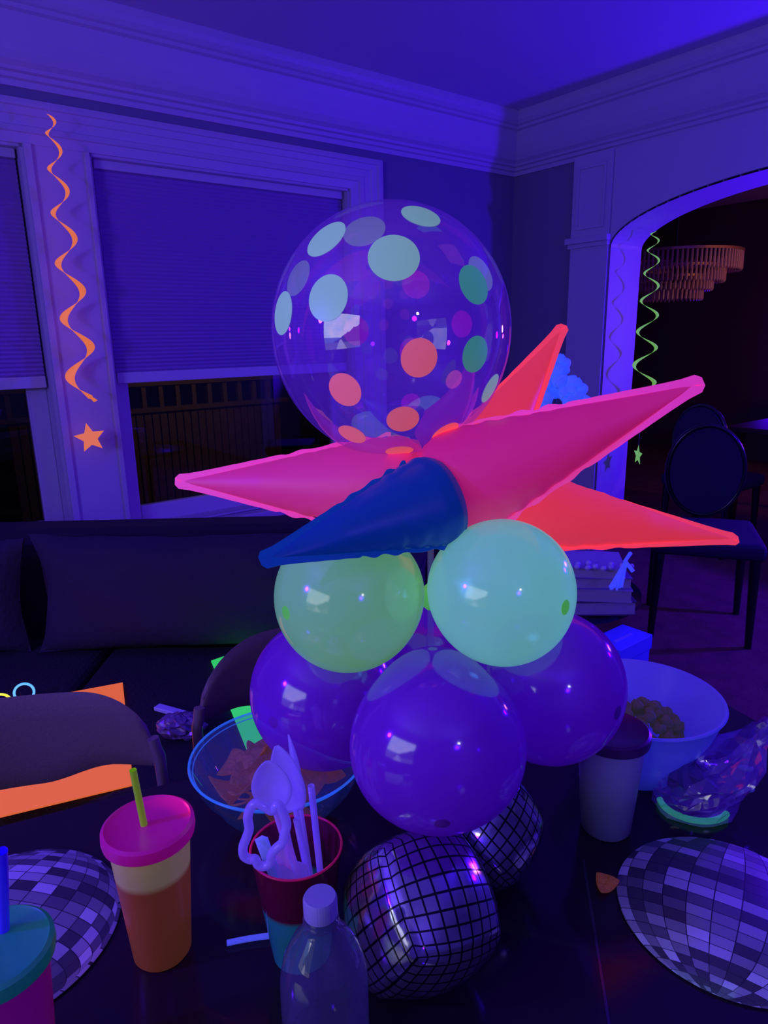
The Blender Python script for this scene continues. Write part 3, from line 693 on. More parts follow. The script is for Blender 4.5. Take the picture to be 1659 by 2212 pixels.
# ------------------------------------------------------------------ disco-ball placemats
def disco_print(name, rot, off):
    m, n, out = nt(name)
    tc = N(n, 'ShaderNodeTexCoord')
    mp = N(n, 'ShaderNodeMapping'); mp.inputs['Scale'].default_value = (1 / .128, 1 / .128, 0); n.links.new(tc.outputs['Object'], mp.inputs[0])
    sp = N(n, 'ShaderNodeSeparateXYZ'); n.links.new(mp.outputs[0], sp.inputs[0])
    def mt_(op, a, b=None, c=None):
        x = N(n, 'ShaderNodeMath', operation=op)
        for i, q in enumerate((a, b, c)):
            if q is None: continue
            if isinstance(q, (int, float)): x.inputs[i].default_value = q
            else: n.links.new(q, x.inputs[i])
        return x.outputs[0]
    X, Y = sp.outputs[0], sp.outputs[1]
    r2 = mt_('ADD', mt_('MULTIPLY', X, X), mt_('MULTIPLY', Y, Y))
    Zc = mt_('SQRT', mt_('MAXIMUM', mt_('SUBTRACT', 1.02, r2), .001))
    cb = N(n, 'ShaderNodeCombineXYZ'); n.links.new(X, cb.inputs[0]); n.links.new(Y, cb.inputs[1]); n.links.new(Zc, cb.inputs[2])
    vr = N(n, 'ShaderNodeVectorRotate', rotation_type='EULER_XYZ'); vr.inputs['Rotation'].default_value = rot; n.links.new(cb.outputs[0], vr.inputs['Vector'])
    s2 = N(n, 'ShaderNodeSeparateXYZ'); n.links.new(vr.outputs[0], s2.inputs[0])
    lat = mt_('MULTIPLY', mt_('ARCSINE', mt_('MINIMUM', mt_('MAXIMUM', s2.outputs[1], -1), 1)), 23 / PI)
    lon = mt_('MULTIPLY', mt_('ARCTAN2', s2.outputs[0], s2.outputs[2]), 27 / PI / 2.0)
    fl = mt_('FLOOR', lat); fo = mt_('FLOOR', lon)
    cm = N(n, 'ShaderNodeCombineXYZ'); n.links.new(fl, cm.inputs[0]); n.links.new(fo, cm.inputs[1]); cm.inputs[2].default_value = off
    wn = N(n, 'ShaderNodeTexWhiteNoise', noise_dimensions='3D'); n.links.new(cm.outputs[0], wn.inputs['Vector'])
    rp = N(n, 'ShaderNodeValToRGB'); rp.color_ramp.interpolation = 'CONSTANT'
    e = rp.color_ramp.elements; e[0].position = 0; e[0].color = (.09, .08, .10, 1); e[1].position = .3; e[1].color = (.19, .18, .21, 1)
    for ps, g in ((.45, .36), (.62, .50), (.8, .66), (.92, .88)): x = e.new(ps); x.color = (g, g, g * 1.05, 1)
    n.links.new(wn.outputs['Value'], rp.inputs[0])
    ga = mt_('LESS_THAN', mt_('FRACT', lat), .06); gb = mt_('LESS_THAN', mt_('FRACT', lon), .045)
    g = mt_('MAXIMUM', ga, gb)
    mx = N(n, 'ShaderNodeMix', data_type='RGBA'); n.links.new(g, mx.inputs[0]); n.links.new(rp.outputs[0], mx.inputs[6]); mx.inputs[7].default_value = (.03, .03, .04, 1)
    b = N(n, 'ShaderNodeBsdfPrincipled'); b.inputs['Roughness'].default_value = .45; n.links.new(mx.outputs[2], b.inputs['Base Color']); n.links.new(b.outputs[0], out.inputs[0]); return m
def placemat(cx, cy, r, rz, m, label):
    mb = MB(); mb.lathe([(.0005, 0), (r - .001, 0), (r, .001), (r - .001, .002), (.0005, .002)], 96)
    o = mb.build('disco_placemat', m, None, sm=True); o.location = (cx, cy, TZ + .0015); o.rotation_euler = (0, 0, rz)
    return tag(o, label, 'placemat', 'round disco-ball placemats')
placemat(.392, .659, .122, 0, disco_print('disco_tile_print_right', (.35, .2, .55), 3.0), 'round mirror-tile print placemat at the right photo edge')
placemat(-.453, .647, .133, 0, disco_print('disco_tile_print_left', (.3, -.25, .2), 8.0), 'round mirror-tile print placemat at the left, behind the orange cup')

# ------------------------------------------------------------------ tumblers
def tumbler(loc, rt, rb, h, m_body, label, m_lid=None, straw=None, liquid=None, open_top=False, name='lidded_tumbler', lean=(0, 0)):
    t = empty(name, loc, 0, label, 'cup')
    th = .0016
    if open_top: prof = [(.0005, 0), (rb, 0), (rb + (rt - rb) * .5, h * .5), (rt, h), (rt - th, h), (rt - th - .0006, h - .004), (rb + (rt - rb) * .5 - th, h * .5), (rb - th, .004), (.0005, .004)]
    else: prof = [(.0005, 0), (rb - .002, 0), (rb, .003), (rb + (rt - rb) * .5, h * .5), (rt, h), (.0005, h)]
    MB().lathe(prof, 56).build('cup_body', m_body, t, sm=True)
    if m_lid:
        R_ = rt + .0045
        MB().lathe([(rt - .001, h - .008), (R_, h - .009), (R_ + .001, h - .004), (R_ + .0005, h + .004), (R_ - .003, h + .0065), (R_ - .006, h + .004), (.006, h + .0035), (.0005, h + .0035)], 64).build('lid', m_lid, t, sm=True)
    if straw:
        m_s, top_, base_, rs = straw
        MB().tube([base_, top_], rs, 16, caps=False).build('straw', m_s, t, sm=True)
    return t
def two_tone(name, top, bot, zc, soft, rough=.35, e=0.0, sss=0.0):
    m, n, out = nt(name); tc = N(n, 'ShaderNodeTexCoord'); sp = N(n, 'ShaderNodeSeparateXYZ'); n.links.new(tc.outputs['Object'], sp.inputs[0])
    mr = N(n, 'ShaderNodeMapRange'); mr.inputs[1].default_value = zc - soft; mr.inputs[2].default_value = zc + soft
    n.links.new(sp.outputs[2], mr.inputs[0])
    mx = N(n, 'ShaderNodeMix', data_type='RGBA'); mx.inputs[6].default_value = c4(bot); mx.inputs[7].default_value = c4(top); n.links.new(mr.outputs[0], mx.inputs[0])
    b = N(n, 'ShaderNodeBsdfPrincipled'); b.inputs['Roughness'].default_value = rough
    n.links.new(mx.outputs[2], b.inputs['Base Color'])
    if e: n.links.new(mx.outputs[2], b.inputs['Emission Color']); b.inputs['Emission Strength'].default_value = e  # e adds a glow in the plastic's own colours
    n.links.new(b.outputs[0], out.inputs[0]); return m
M_mag = mat('magenta_lid_plastic', (.62, .03, .26), .3, emit=(.5, .0, .16), es=.20)  # lid glow under blacklight put in by emission
M_yo = two_tone('yellow_over_orange_plastic', (.75, .62, .16), (.50, .12, .03), .112, .004, .3, .08)
M_straw_g = mat('green_straw_plastic', (.35, .7, .02), .35, emit=(.2, .35, .01), es=.25)
c0 = Vector((-.256, .622, TZ + .001))
def loc_of(px, py, d, base): return P(px, py, d) - Vector(base)
st_b = P(316, 1800, .728) - c0; st_t = P(287, 1663, .705) - c0
tumbler(c0, .0425, .031, .160, M_yo, 'yellow and orange tumbler with magenta lid and green straw', M_mag, (M_straw_g, st_t, st_b + (st_b - st_t) * .3 - Vector((0, 0, .01)), .0036))
M_teal = mat('teal_lid_plastic', (.04, .34, .20), .3, emit=(.0, .08, .05), es=.3)
M_plum = mat('plum_cup_plastic', (.40, .02, .30), .3, emit=(.12, .0, .06), es=.35)
c1_ = Vector((-.337, .470, TZ + .001)); st_t = P(-2, 1835, .70) - c1_; st_b = Vector((-.012, .0, .165))
tumbler(c1_, .0425, .031, .160, M_plum, 'plum tumbler with teal lid and blue straw in the bottom left corner', M_teal, (mat('blue_straw_plastic', (.08, .05, .9), .3, emit=(.01, 0, .5), es=.4), P(4, 1838, .56) - c1_, P(9, 2020, .60) - c1_, .0045))
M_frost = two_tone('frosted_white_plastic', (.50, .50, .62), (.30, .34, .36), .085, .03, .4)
M_dark_lid = mat('dark_plum_lid_plastic', (.10, .01, .12), .3)
c2_ = Vector((.297, .806, TZ + .001))
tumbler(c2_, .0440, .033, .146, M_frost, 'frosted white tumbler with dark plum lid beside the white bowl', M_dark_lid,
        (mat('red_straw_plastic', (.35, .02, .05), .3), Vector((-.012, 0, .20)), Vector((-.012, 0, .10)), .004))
# open tinted cup full of utensils
c3_ = Vector((-.1, .619, TZ + .001))
mO, nO, oO = nt('magenta_over_teal_clear_plastic')
tc = N(nO, 'ShaderNodeTexCoord'); sp_ = N(nO, 'ShaderNodeSeparateXYZ'); nO.links.new(tc.outputs['Object'], sp_.inputs[0])
mr = N(nO, 'ShaderNodeMapRange'); mr.inputs[1].default_value = .070; mr.inputs[2].default_value = .076; nO.links.new(sp_.outputs[2], mr.inputs[0])
tr = N(nO, 'ShaderNodeBsdfTransparent'); tr.inputs[0].default_value = (.75, .12, .55, 1); 
d1 = N(nO, 'ShaderNodeBsdfDiffuse'); d1.inputs[0].default_value = (.60, .02, .12, 1); m1 = N(nO, 'ShaderNodeMixShader'); m1.inputs[0].default_value = .30
nO.links.new(tr.outputs[0], m1.inputs[1]); nO.links.new(d1.outputs[0], m1.inputs[2])
d2 = N(nO, 'ShaderNodeBsdfDiffuse'); d2.inputs[0].default_value = (.04, .40, .24, 1)
d2e = N(nO, 'ShaderNodeEmission'); d2e.inputs[0].default_value = (0, .08, .14, 1); d2e.inputs[1].default_value = .15; da = N(nO, 'ShaderNodeAddShader'); nO.links.new(d2.outputs[0], da.inputs[0]); nO.links.new(d2e.outputs[0], da.inputs[1])  # faint glow put into the teal part
m2 = N(nO, 'ShaderNodeMixShader'); nO.links.new(mr.outputs[0], m2.inputs[0]); nO.links.new(da.outputs[0], m2.inputs[1]); nO.links.new(m1.outputs[0], m2.inputs[2])
gl = N(nO, 'ShaderNodeBsdfGlossy'); gl.inputs[1].default_value = .08; fr = N(nO, 'ShaderNodeFresnel'); fr.inputs[0].default_value = 1.35
m3 = N(nO, 'ShaderNodeMixShader'); nO.links.new(fr.outputs[0], m3.inputs[0]); nO.links.new(m2.outputs[0], m3.inputs[1]); nO.links.new(gl.outputs[0], m3.inputs[2]); nO.links.new(m3.outputs[0], oO.inputs[0])
oc = tumbler(c3_, .0485, .032, .135, mO, 'open magenta and teal cup holding plastic spoons and straws', None, None, open_top=True, name='utensil_cup')
mb = MB(); mb.tube([(.0482 * math.cos(2 * PI * k / 48), .0482 * math.sin(2 * PI * k / 48), .1355) for k in range(48)], .0013, 8, closed=True)
mb.build('cup_rim', mat('magenta_rim_plastic', (.7, .02, .12), .25, emit=(.35, .0, .06), es=.25), oc, sm=True)

# spoons, straws
M_sp = film('milky_white_plastic', (.62, .50, .95), .72, .08, 1.4, trans=.35, emit=(.12, .06, .70), es=.30)  # violet blacklight glow put into the white plastic
def at_cup(px, py, d): return P(px, py, d)
def spoon(tip, neck, end, wid, label, nrm=Vector((0, -1, .35))):
    t = empty('plastic_spoon', (0, 0, 0), label=label, cat='spoon', group='plastic spoons in the magenta cup')
    ax = (tip - neck); ln = ax.length; ax.normalize(); nr = nrm.normalized(); sd = ax.cross(nr).normalized(); nr = sd.cross(ax)
    n = 16; v = []; f = []
    for i in range(n + 1):
        s = i / n; w_ = wid * math.sin(PI * (.06 + .94 * s) ** .8) ** .6 if i < n else 0.0008
        w_ = max(w_, .003)
        if i == n: w_ = .002
        for j in range(9):
            q = -1 + j / 4; v.append(neck + ax * ln * s + sd * w_ * q - nr * .006 * (1 - q * q) * math.sin(PI * s))
    for i in range(n):
        for j in range(8): f.append((i * 9 + j, i * 9 + j + 1, (i + 1) * 9 + j + 1, (i + 1) * 9 + j))
    o = mesh_obj('spoon_bowl', v, f, M_sp, t, True); md = o.modifiers.new('t', 'SOLIDIFY'); md.thickness = .0014
    MB().tube([neck + ax * .003, neck.lerp(end, .5) + nr * .001, end], [.0032, .0036, .0042], 8).build('handle', M_sp, t, sm=True)
    return t
cupb = c3_ + Vector((0, 0, .012))
spoon(P(578, 1645, .70), P(592, 1745, .715), cupb + Vector((.012, .01, 0)), .0205, 'wide white plastic spoon, leftmost in the magenta cup')
spoon(P(597, 1612, .735), P(640, 1752, .745), cupb + Vector((.018, .012, 0)), .0165, 'white plastic spoon just right of the wide leftmost spoon')
spoon(P(622, 1588, .76), P(648, 1745, .765), cupb + Vector((.022, .0, 0)), .0135, 'white plastic spoon standing tallest in the magenta cup', Vector((-.9, -.3, .2)))
def straw(pts, r, label, name='plastic_straw', m=M_sp, grp='plastic straws in the magenta cup', n=12, cat='straw', caps=False):
    o = MB().tube(pts, r, n, caps=caps).build(name, m, None, sm=True)
    md = o.modifiers.new('t', 'SOLIDIFY'); md.thickness = .0006
    return tag(o, label, cat, grp)
straw([P(672, 1697, .700), P(693, 1895, .735), cupb + Vector((.018, -.004, .004))], .0036, 'straight translucent straw, rightmost in the magenta cup')
straw([P(640, 1770, .73), P(668, 1905, .745), cupb + Vector((.010, .004, .003))], .0036, 'translucent straw handle between the two straight utensils')
# novelty loop straw
loop = [(612, 1737), (606, 1750), (590, 1752), (570, 1742), (552, 1734), (541, 1745), (535, 1765), (539, 1790), (532, 1812), (525, 1832), (527, 1848), (540, 1857), (547, 1848), (555, 1862), (566, 1872), (580, 1866), (584, 1850), (592, 1832), (606, 1820), (612, 1802), (616, 1780), (611, 1762), (603, 1790), (585, 1785), (572, 1770)]
loop = [(600, 1738), (588, 1751), (570, 1741), (552, 1735), (541, 1746), (535, 1766), (538, 1790), (532, 1810), (525, 1830), (527, 1848), (540, 1856), (551, 1856), (558, 1868), (572, 1871), (584, 1862), (586, 1847), (596, 1833), (610, 1820), (614, 1802), (619, 1780), (612, 1758)]
def catmull(pts, k=6, closed=True):
    n = len(pts); out_ = []
    for i in range(n if closed else n - 1):
        p0, p1, p2, p3 = (pts[(i + j - 1) % n] if closed else pts[min(max(i + j - 1, 0), n - 1)] for j in range(4))
        for q in range(k):
            t = q / k; out_.append((p1 * 2 + (p2 - p0) * t + (p0 * 2 - p1 * 5 + p2 * 4 - p3) * t * t + (p1 * 3 - p0 - p2 * 3 + p3) * t ** 3) * .5)
    if not closed: out_.append(pts[-1])
    return out_
lp = catmull([P(x, y, .665 + .00012 * (y - 1735)) for x, y in loop])
ns = empty('novelty_straw', label='wavy outline loop straw leaning out of the magenta cup to the left', cat='straw')
MB().tube(lp, .0047, 12, closed=True).build('loop', M_sp, ns, sm=True)
MB().tube(catmull([P(600, 1742, .672), P(610, 1760, .68), P(625, 1830, .70), P(640, 1880, .715), P(655, 1925, .73)], 6, False), .0038, 12).build('stem', M_sp, ns, sm=True)
# napkin / wrapped cutlery strips
def strip(pts, w_, m, label, name, cat, grp=None, side=Vector((1, 0, .2))):
    v = []; f = []; side = side.normalized()
    for i, p_ in enumerate(pts): v += [p_ - side * w_ / 2 + Vector((0, -.002, 0)), p_ + Vector((0, .0025, 0)), p_ + side * w_ / 2 + Vector((0, -.002, 0))]
    for i in range(len(pts) - 1): f += [(3 * i, 3 * i + 1, 3 * i + 4, 3 * i + 3), (3 * i + 1, 3 * i + 2, 3 * i + 5, 3 * i + 4)]
    o = mesh_obj(name, v, f, m, None, True); md = o.modifiers.new('t', 'SOLIDIFY'); md.thickness = .0008
    return tag(o, label, cat, grp)
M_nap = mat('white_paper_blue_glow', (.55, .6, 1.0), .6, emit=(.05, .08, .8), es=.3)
strip([P(565, 1808, .70), P(580, 1850, .715), P(600, 1900, .735), P(618, 1960, .755)], .014, M_nap, 'folded bluish white paper sleeve in the magenta cup, under the wavy loop', 'paper_sleeve', 'paper')
strip([P(600, 1830, .71), P(615, 1880, .725), P(635, 1935, .745), P(645, 1985, .76)], .017, M_sp, 'flat white plastic knife in the middle of the magenta cup', 'plastic_knife', 'knife')
strip([P(639, 1862, .725), P(655, 1868, .73), P(662, 1900, .74), P(664, 1940, .75)], .009, M_sp, 'short bent white utensil handle inside the magenta cup', 'plastic_fork', 'fork')
# glow stick on table
gs = MB().tube(catmull([atz(490, 2037, TZ + .005), atz(535, 2028, TZ + .005), atz(585, 2021, TZ + .005), atz(640, 2016, TZ + .005)], 6, False), .0032, 10).build('glow_stick', fluor('pale_blue_glow_plastic', (.2, .2, .9), (.08, .10, .9), .55, .3), None, sm=True)
tag(gs, 'thin pale blue glow stick lying on the table left of the teal cup base', 'glow stick')

# ------------------------------------------------------------------ water bottle
M_clear = film('clear_bottle_plastic', (.42, .42, .62), .20, .04, 1.40, tint=(.97, .97, 1), trans=.5, bump=.15, bscale=25, refl=(.14, .5))
bt = empty('water_bottle', (-.0585, .468, TZ + .001), 0, 'clear plastic water bottle with white cap at the bottom centre', 'bottle')
MB().lathe([(.0005, .004), (.022, .002), (.034, .006), (.0372, .02), (.0372, .05), (.036, .055), (.0375, .06), (.0375, .122), (.0368, .136), (.0335, .153), (.0260, .169), (.0165, .182), (.0125, .190), (.0125, .202), (.0115, .204)], 56).build('bottle_body', M_clear, bt, sm=True)
def ridge(a, t): return 1 + .012 * math.cos(60 * a)
MB().lathe([(.0128, .196), (.0140, .197), (.0140, .212), (.0128, .2145), (.0005, .215)], 120, wav=lambda a, t: 1 + (.014 * (1 if math.sin(40 * a) > 0 else 0) if .1 < t < .6 else 0)).build('cap', mat('white_cap_plastic', (.48, .46, .58), .4), bt, sm=True)
MB().lathe([(.0150, .189), (.0152, .190), (.0152, .1925), (.0150, .1935)], 40).build('neck_ring', M_clear, bt, sm=True)
mb = MB(); mb.lathe([(.0376, .010), (.0376, .030)], 56); mb.f = [q for q in mb.f if len(q) == 4]; mb.build('label', mat('white_label', (.4, .4, .6), .5), bt, sm=True)

# ------------------------------------------------------------------ bowls and snacks
M_bowl = film('clear_fluted_plastic', (.08, .30, .95), .09, .04, 1.45, tint=(.95, .98, 1.0), emit=(.02, .14, .8), es=.22, refl=(.13, .6))  # blue blacklight glow put into the clear wall
M_brim = film('clear_bowl_rim', (.15, .45, 1.0), .55, .05, 1.45, emit=(.03, .18, .9), es=.45)
bc = Vector((-.155, .852, TZ + .001))
cbw = empty('clear_bowl', bc, 0, 'clear fluted plastic bowl of orange chips under the left purple balloon', 'bowl')
Rb = .121
prof = [(.0005, .003), (.052, .001), (.062, .004), (.082, .022), (.101, .048), (.113, .072), (Rb, .092)]
MB().lathe(prof, 144, wav=lambda a, t: 1 + .032 * math.sin(14 * a) * min(1, t * 1.4) * (1 - t ** 6)).build('bowl_wall', M_bowl, cbw, sm=True)
mb = MB(); mb.tube([((Rb + .001) * math.cos(2 * PI * k / 72), (Rb + .001) * math.sin(2 * PI * k / 72), .093) for k in range(72)], .0018, 8, closed=True); mb.build('rim', M_brim, cbw, sm=True)
mb = MB(); mb.tube([((Rb - .0035) * math.cos(2 * PI * k / 72), (Rb - .0035) * math.sin(2 * PI * k / 72), .087) for k in range(72)], .0009, 8, closed=True); mb.build('inner_rim', M_brim, cbw, sm=True)
M_chip = mat('orange_tortilla_chip', (.50, .17, .06), .75, bump=.9, bscale=90, var=.4, vscale=50, emit=(.30, .07, .008), es=.15)  # emission keeps the orange showing under violet light
def chip_mesh(sz, seed):
    rnd = random.Random(seed); v = []; f = []; n = 6
    A, B, C_ = Vector((-sz, -sz * .55, 0)), Vector((sz, -sz * .5, 0)), Vector((rnd.uniform(-.2, .2) * sz, sz, 0))
    idx = {}
    cv = rnd.uniform(3, 9); ca = rnd.random() * PI
    for i in range(n + 1):
        for j in range(n + 1 - i):
            p_ = A + (B - A) * (i / n) + (C_ - A) * (j / n)
            # round corners
            c_ = (A + B + C_) / 3; l = (p_ - c_).length; p_ = c_ + (p_ - c_) * (1 - .22 * (l / sz) ** 2)
            q = p_.x * math.cos(ca) + p_.y * math.sin(ca); p_.z = cv * q * q * 1.6 + rnd.uniform(-.0006, .0006); idx[(i, j)] = len(v); v.append(p_)
    for i in range(n):
        for j in range(n - i):
            f.append((idx[(i, j)], idx[(i + 1, j)], idx[(i, j + 1)]))
            if i + j < n - 1: f.append((idx[(i + 1, j)], idx[(i + 1, j + 1)], idx[(i, j + 1)]))
    me = bpy.data.meshes.new('chip'); me.from_pydata([tuple(x) for x in v], [], f); me.materials.append(M_chip); smooth(me); return me
chips = [chip_mesh(.033 + .003 * (k % 3), k) for k in range(6)]
rnd = random.Random(5)
def put_chip(loc, rot, k, label, grp):
    o = bpy.data.objects.new('tortilla_chip', chips[k % 6]); COL.objects.link(o); o.location = loc; o.rotation_euler = rot
    md = o.modifiers.new('t', 'SOLIDIFY'); md.thickness = .0016
    return tag(o, label, 'chip', grp)
k = 0
for layer, (z, rr, cnt) in enumerate(((.014, .040, 7), (.026, .062, 10), (.040, .072, 12), (.054, .070, 12), (.066, .045, 6))):
    for q in range(cnt):
        a = 2 * PI * q / cnt + layer; r_ = rr * (.55 + .45 * rnd.random())
        put_chip(bc + Vector((r_ * math.cos(a), r_ * math.sin(a), z + .012 + rnd.uniform(0, .008))), (rnd.uniform(-.7, .7), rnd.uniform(-.7, .7), rnd.uniform(0, 6)), k,
                 'orange triangular tortilla chip piled in the clear bowl', 'tortilla chips in the clear bowl'); k += 1
o = put_chip((.262, .700, TZ + .004), (.15, -.1, .5), 2, 'single broken tortilla chip on the table beside the right placemat', None); o.scale = (.55, .55, .55); o.name = 'tortilla_chip_piece'
if 'group' in o: del o['group']

wc = Vector((.383, .935, TZ + .001))
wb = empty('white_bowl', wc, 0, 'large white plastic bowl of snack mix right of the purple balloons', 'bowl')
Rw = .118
MB().lathe([(.0005, .004), (.05, 0), (.058, .002), (.085, .045), (.105, .085), (Rw, .122), (Rw + .003, .124), (Rw + .002, .127), (Rw - .002, .126), (.101, .086), (.081, .047), (.054, .006), (.0005, .006)], 96).build('bowl_wall', mat('white_bowl_plastic', (.36, .36, .95), .3, emit=(.02, .03, .7), es=.22), wb, sm=True)  # white plastic, blue blacklight put into its colour and emission
M_mix = mat('brown_snack_mix', (.16, .16, .12), .8, bump=.6, bscale=120, emit=(.07, .06, .04), es=.16)  # faint emission lifts the brown under violet light
def lump(seed):
    rnd2 = random.Random(seed); b = bmesh.new(); bmesh.ops.create_icosphere(b, subdivisions=2, radius=.0085)
    for v_ in b.verts: v_.co *= rnd2.uniform(.75, 1.25)
    me = bpy.data.meshes.new('lump'); b.to_mesh(me); b.free(); me.materials.append(M_mix); smooth(me); return me
lumps = [lump(i) for i in range(5)]
for k in range(95):
    a = rnd.random() * 2 * PI; r_ = .066 * math.sqrt(rnd.random()); h_ = .062 + .045 * (1 - (r_ / .08) ** 2) * (k / 95) ** .5 + .006
    o = bpy.data.objects.new('snack_piece', lumps[k % 5]); COL.objects.link(o); o.location = wc + Vector((r_ * math.cos(a) - .004, r_ * math.sin(a) - .012, h_)); o.rotation_euler = (rnd.random() * 6, rnd.random() * 6, 0)
    tag(o, 'small brown snack piece heaped in the white bowl', 'snack', 'snack pieces in the white bowl')

# ------------------------------------------------------------------ cellophane favor bag
fb = empty('favor_bag', (.435, .845, TZ + .001), 0, 'clear cellophane favor bag with a green glow band at the right edge', 'favor bag')
M_cel = film('crinkled_cellophane', (.42, .16, .95), .26, .10, 1.6, tint=(.93, .88, 1), trans=.4, bump=.8, bscale=22, refl=(.20, .6), emit=(.06, .0, .35), es=.2)  # violet sheen put into the clear film's colour and emission
rnd3 = random.Random(21); v = []; f = []; na, nl = 22, 12
for j in range(nl + 1):
    s_ = j / nl
    for i in range(na):
        a = 2 * PI * i / na; rad = (.052 + .012 * s_) if s_ < .6 else .060 - .02 * (s_ - .6) / .4
        q = 1 + rnd3.uniform(-.13, .13) * (0.4 + s_)
        x = rad * 1.05 * math.cos(a) * q + .055 * s_ ** 1.5; y = rad * .9 * math.sin(a) * q * (1 if s_ < .65 else max(.15, 1 - (s_ - .65) * 2.4)); z = .001 + .105 * s_ + rnd3.uniform(-.006, .006) * (s_ > 0) + .035 * s_ * math.cos(a - .2)
        v.append((x, y, max(.001, z)))
f.append(tuple(reversed(range(na))))
for j in range(nl):
    for i in range(na):
        a, b, c_, d_ = j * na + i, j * na + (i + 1) % na, (j + 1) * na + (i + 1) % na, (j + 1) * na + i
        f += [(a, b, c_), (a, c_, d_)]
mesh_obj('cellophane', v, f, M_cel, fb)
mb = MB(); mb.tube([(.046 * math.cos(a), .040 * math.sin(a), .006) for a in [math.radians(170 + k * 6) for k in range(26)]], .0045, 10)
mb.build('glow_band', fluor('green_glow_band', (.1, .5, .25), (.03, .45, .18), .55, .3), fb, sm=True)
for k, (x, y, z, r_) in enumerate(((.045, -.03, .045, .3), (.055, -.034, .05, .5), (.06, -.015, .07, 1.2))):
    mb = MB(); mb.lathe([(.0005, -.011), (.0035, -.009), (.0045, 0), (.0035, .009), (.0005, .011)], 14); o = mb.build('candy', mat('pale_candy_%s' % 'abc'[k], (.3, .4, .9), .3), fb, sm=True); o.location = (x, y, z); o.rotation_euler = (.8, r_, 0)
crm = crumple('candy_pouch', (0, 0, 0), .032, .028, .028, mat('dark_treat_pouch', (.12, .06, .3), .4), 'dark', 'x', 4, 7)
for kk in ('label', 'category'): del crm[kk]
crm.parent = fb; crm.location = (-.005, 0, .012)

# ------------------------------------------------------------------ balloon centrepiece
PX, PY = .061, .868
sd_ = empty('balloon_stand', (PX, PY, TZ + .001), 0, 'clear plastic balloon stand hidden in the middle of the balloon cluster', 'balloon stand')
M_pole = film('clear_acrylic_pole', (.7, .7, .9), .25, .05, 1.5)
MB().tube([(0, 0, .01), (0, 0, .52)], .0045, 16).build('pole', M_pole, sd_, sm=True)
MB().lathe([(.0005, 0), (.075, 0), (.075, .006), (.02, .016), (.0005, .016)], 48).build('base', M_pole, sd_, sm=True)
MB().lathe([(.006, .30), (.011, .305), (.011, .33), (.006, .335)], 20).build('holder', M_knot, sd_, sm=True)
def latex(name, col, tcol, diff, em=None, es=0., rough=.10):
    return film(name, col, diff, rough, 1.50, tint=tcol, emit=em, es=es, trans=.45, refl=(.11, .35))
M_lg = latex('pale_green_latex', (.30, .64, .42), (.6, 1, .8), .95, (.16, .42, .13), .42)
M_lp = latex('purple_latex', (.42, .07, .74), (.55, .2, .9), .82, (.05, .0, .28), .30)  # violet glow put into the skin by emission
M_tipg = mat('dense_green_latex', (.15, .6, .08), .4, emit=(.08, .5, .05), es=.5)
M_tipp = mat('dense_purple_latex', (.25, .02, .35), .4)
def balloon(c, r, tipdir, m, mt2, label, pear=.10):
    t = empty('latex_balloon', c, 0, label, 'balloon', 'round latex balloons of the centrepiece')
    q = Vector(tipdir).normalized().to_track_quat('Z', 'Y'); t.rotation_mode = 'QUATERNION'; t.rotation_quaternion = q
    prof = []; n = 40
    for i in range(n + 1):
        th = PI * i / n; z = -math.cos(th); rad = math.sin(th)
        rad *= 1 + pear * .25 * z; zz = z if z > 0 else z * (1 + pear * max(0, -z - .5) * 1.2)
        if z < -.88: rad = max(rad * (1 - (-.88 - z) * 1.2), .02)
        prof.append((max(.0005, rad * r), zz * r))
    MB().lathe(prof, 72).build('balloon_skin', m, t, sm=True)
    zk = prof[0][1]
    MB().lathe([(.0015, zk - .012), (.006, zk - .011), (.003, zk - .006), (.0045, zk - .002), (.003, zk + .002)], 16).build('knot', mt2, t, sm=True)
    MB().lathe([(.0005, r * 1.001), (.004, r * .9997 + .0003), (.0082, r * .9975)], 20).build('balloon_tip', mt2, t, sm=True)
    return t
def tipdir(c, px, py, r):
    """direction from centre to the near-surface point seen at pixel"""
    o = Vector((0, 0, CAM_H)); d = ray(px, py).normalized(); oc_ = o - c; b = oc_.dot(d); q = b * b - (oc_.dot(oc_) - r * r)
    q = math.sqrt(max(0, q)); return (o + d * (-b - q) - c).normalized(), (o + d * (-b + q) - c).normalized()
def bal(px, py, d, rp, tip, m, mt2, label, pear=.1):
    c = P(px, py, d); r = rp / F_PX * d * .985; return balloon(c, r, tipdir(c, tip[0], tip[1], r)[0], m, mt2, label, pear), c, r
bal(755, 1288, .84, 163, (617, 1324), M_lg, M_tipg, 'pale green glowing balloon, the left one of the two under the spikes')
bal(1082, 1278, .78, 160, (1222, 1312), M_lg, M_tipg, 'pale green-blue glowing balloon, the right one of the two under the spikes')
bal(944, 1597, .74, 190, (955, 1780), M_lp, M_tipp, 'purple balloon hanging lowest at the front centre', .35)
bal(705, 1493, .96, 164, (590, 1560), M_lp, M_tipp, 'purple balloon over the clear chip bowl at the left')
bal(1182, 1480, .85, 166, (1335, 1540), M_lp, M_tipp, 'deep violet balloon at the right beside the white bowl')
balloon(Vector((.065, 1.02, .93)), .098, (0, 1, -.1), M_lp, M_tipp, 'purple balloon at the back of the cluster, glimpsed between the green ones')

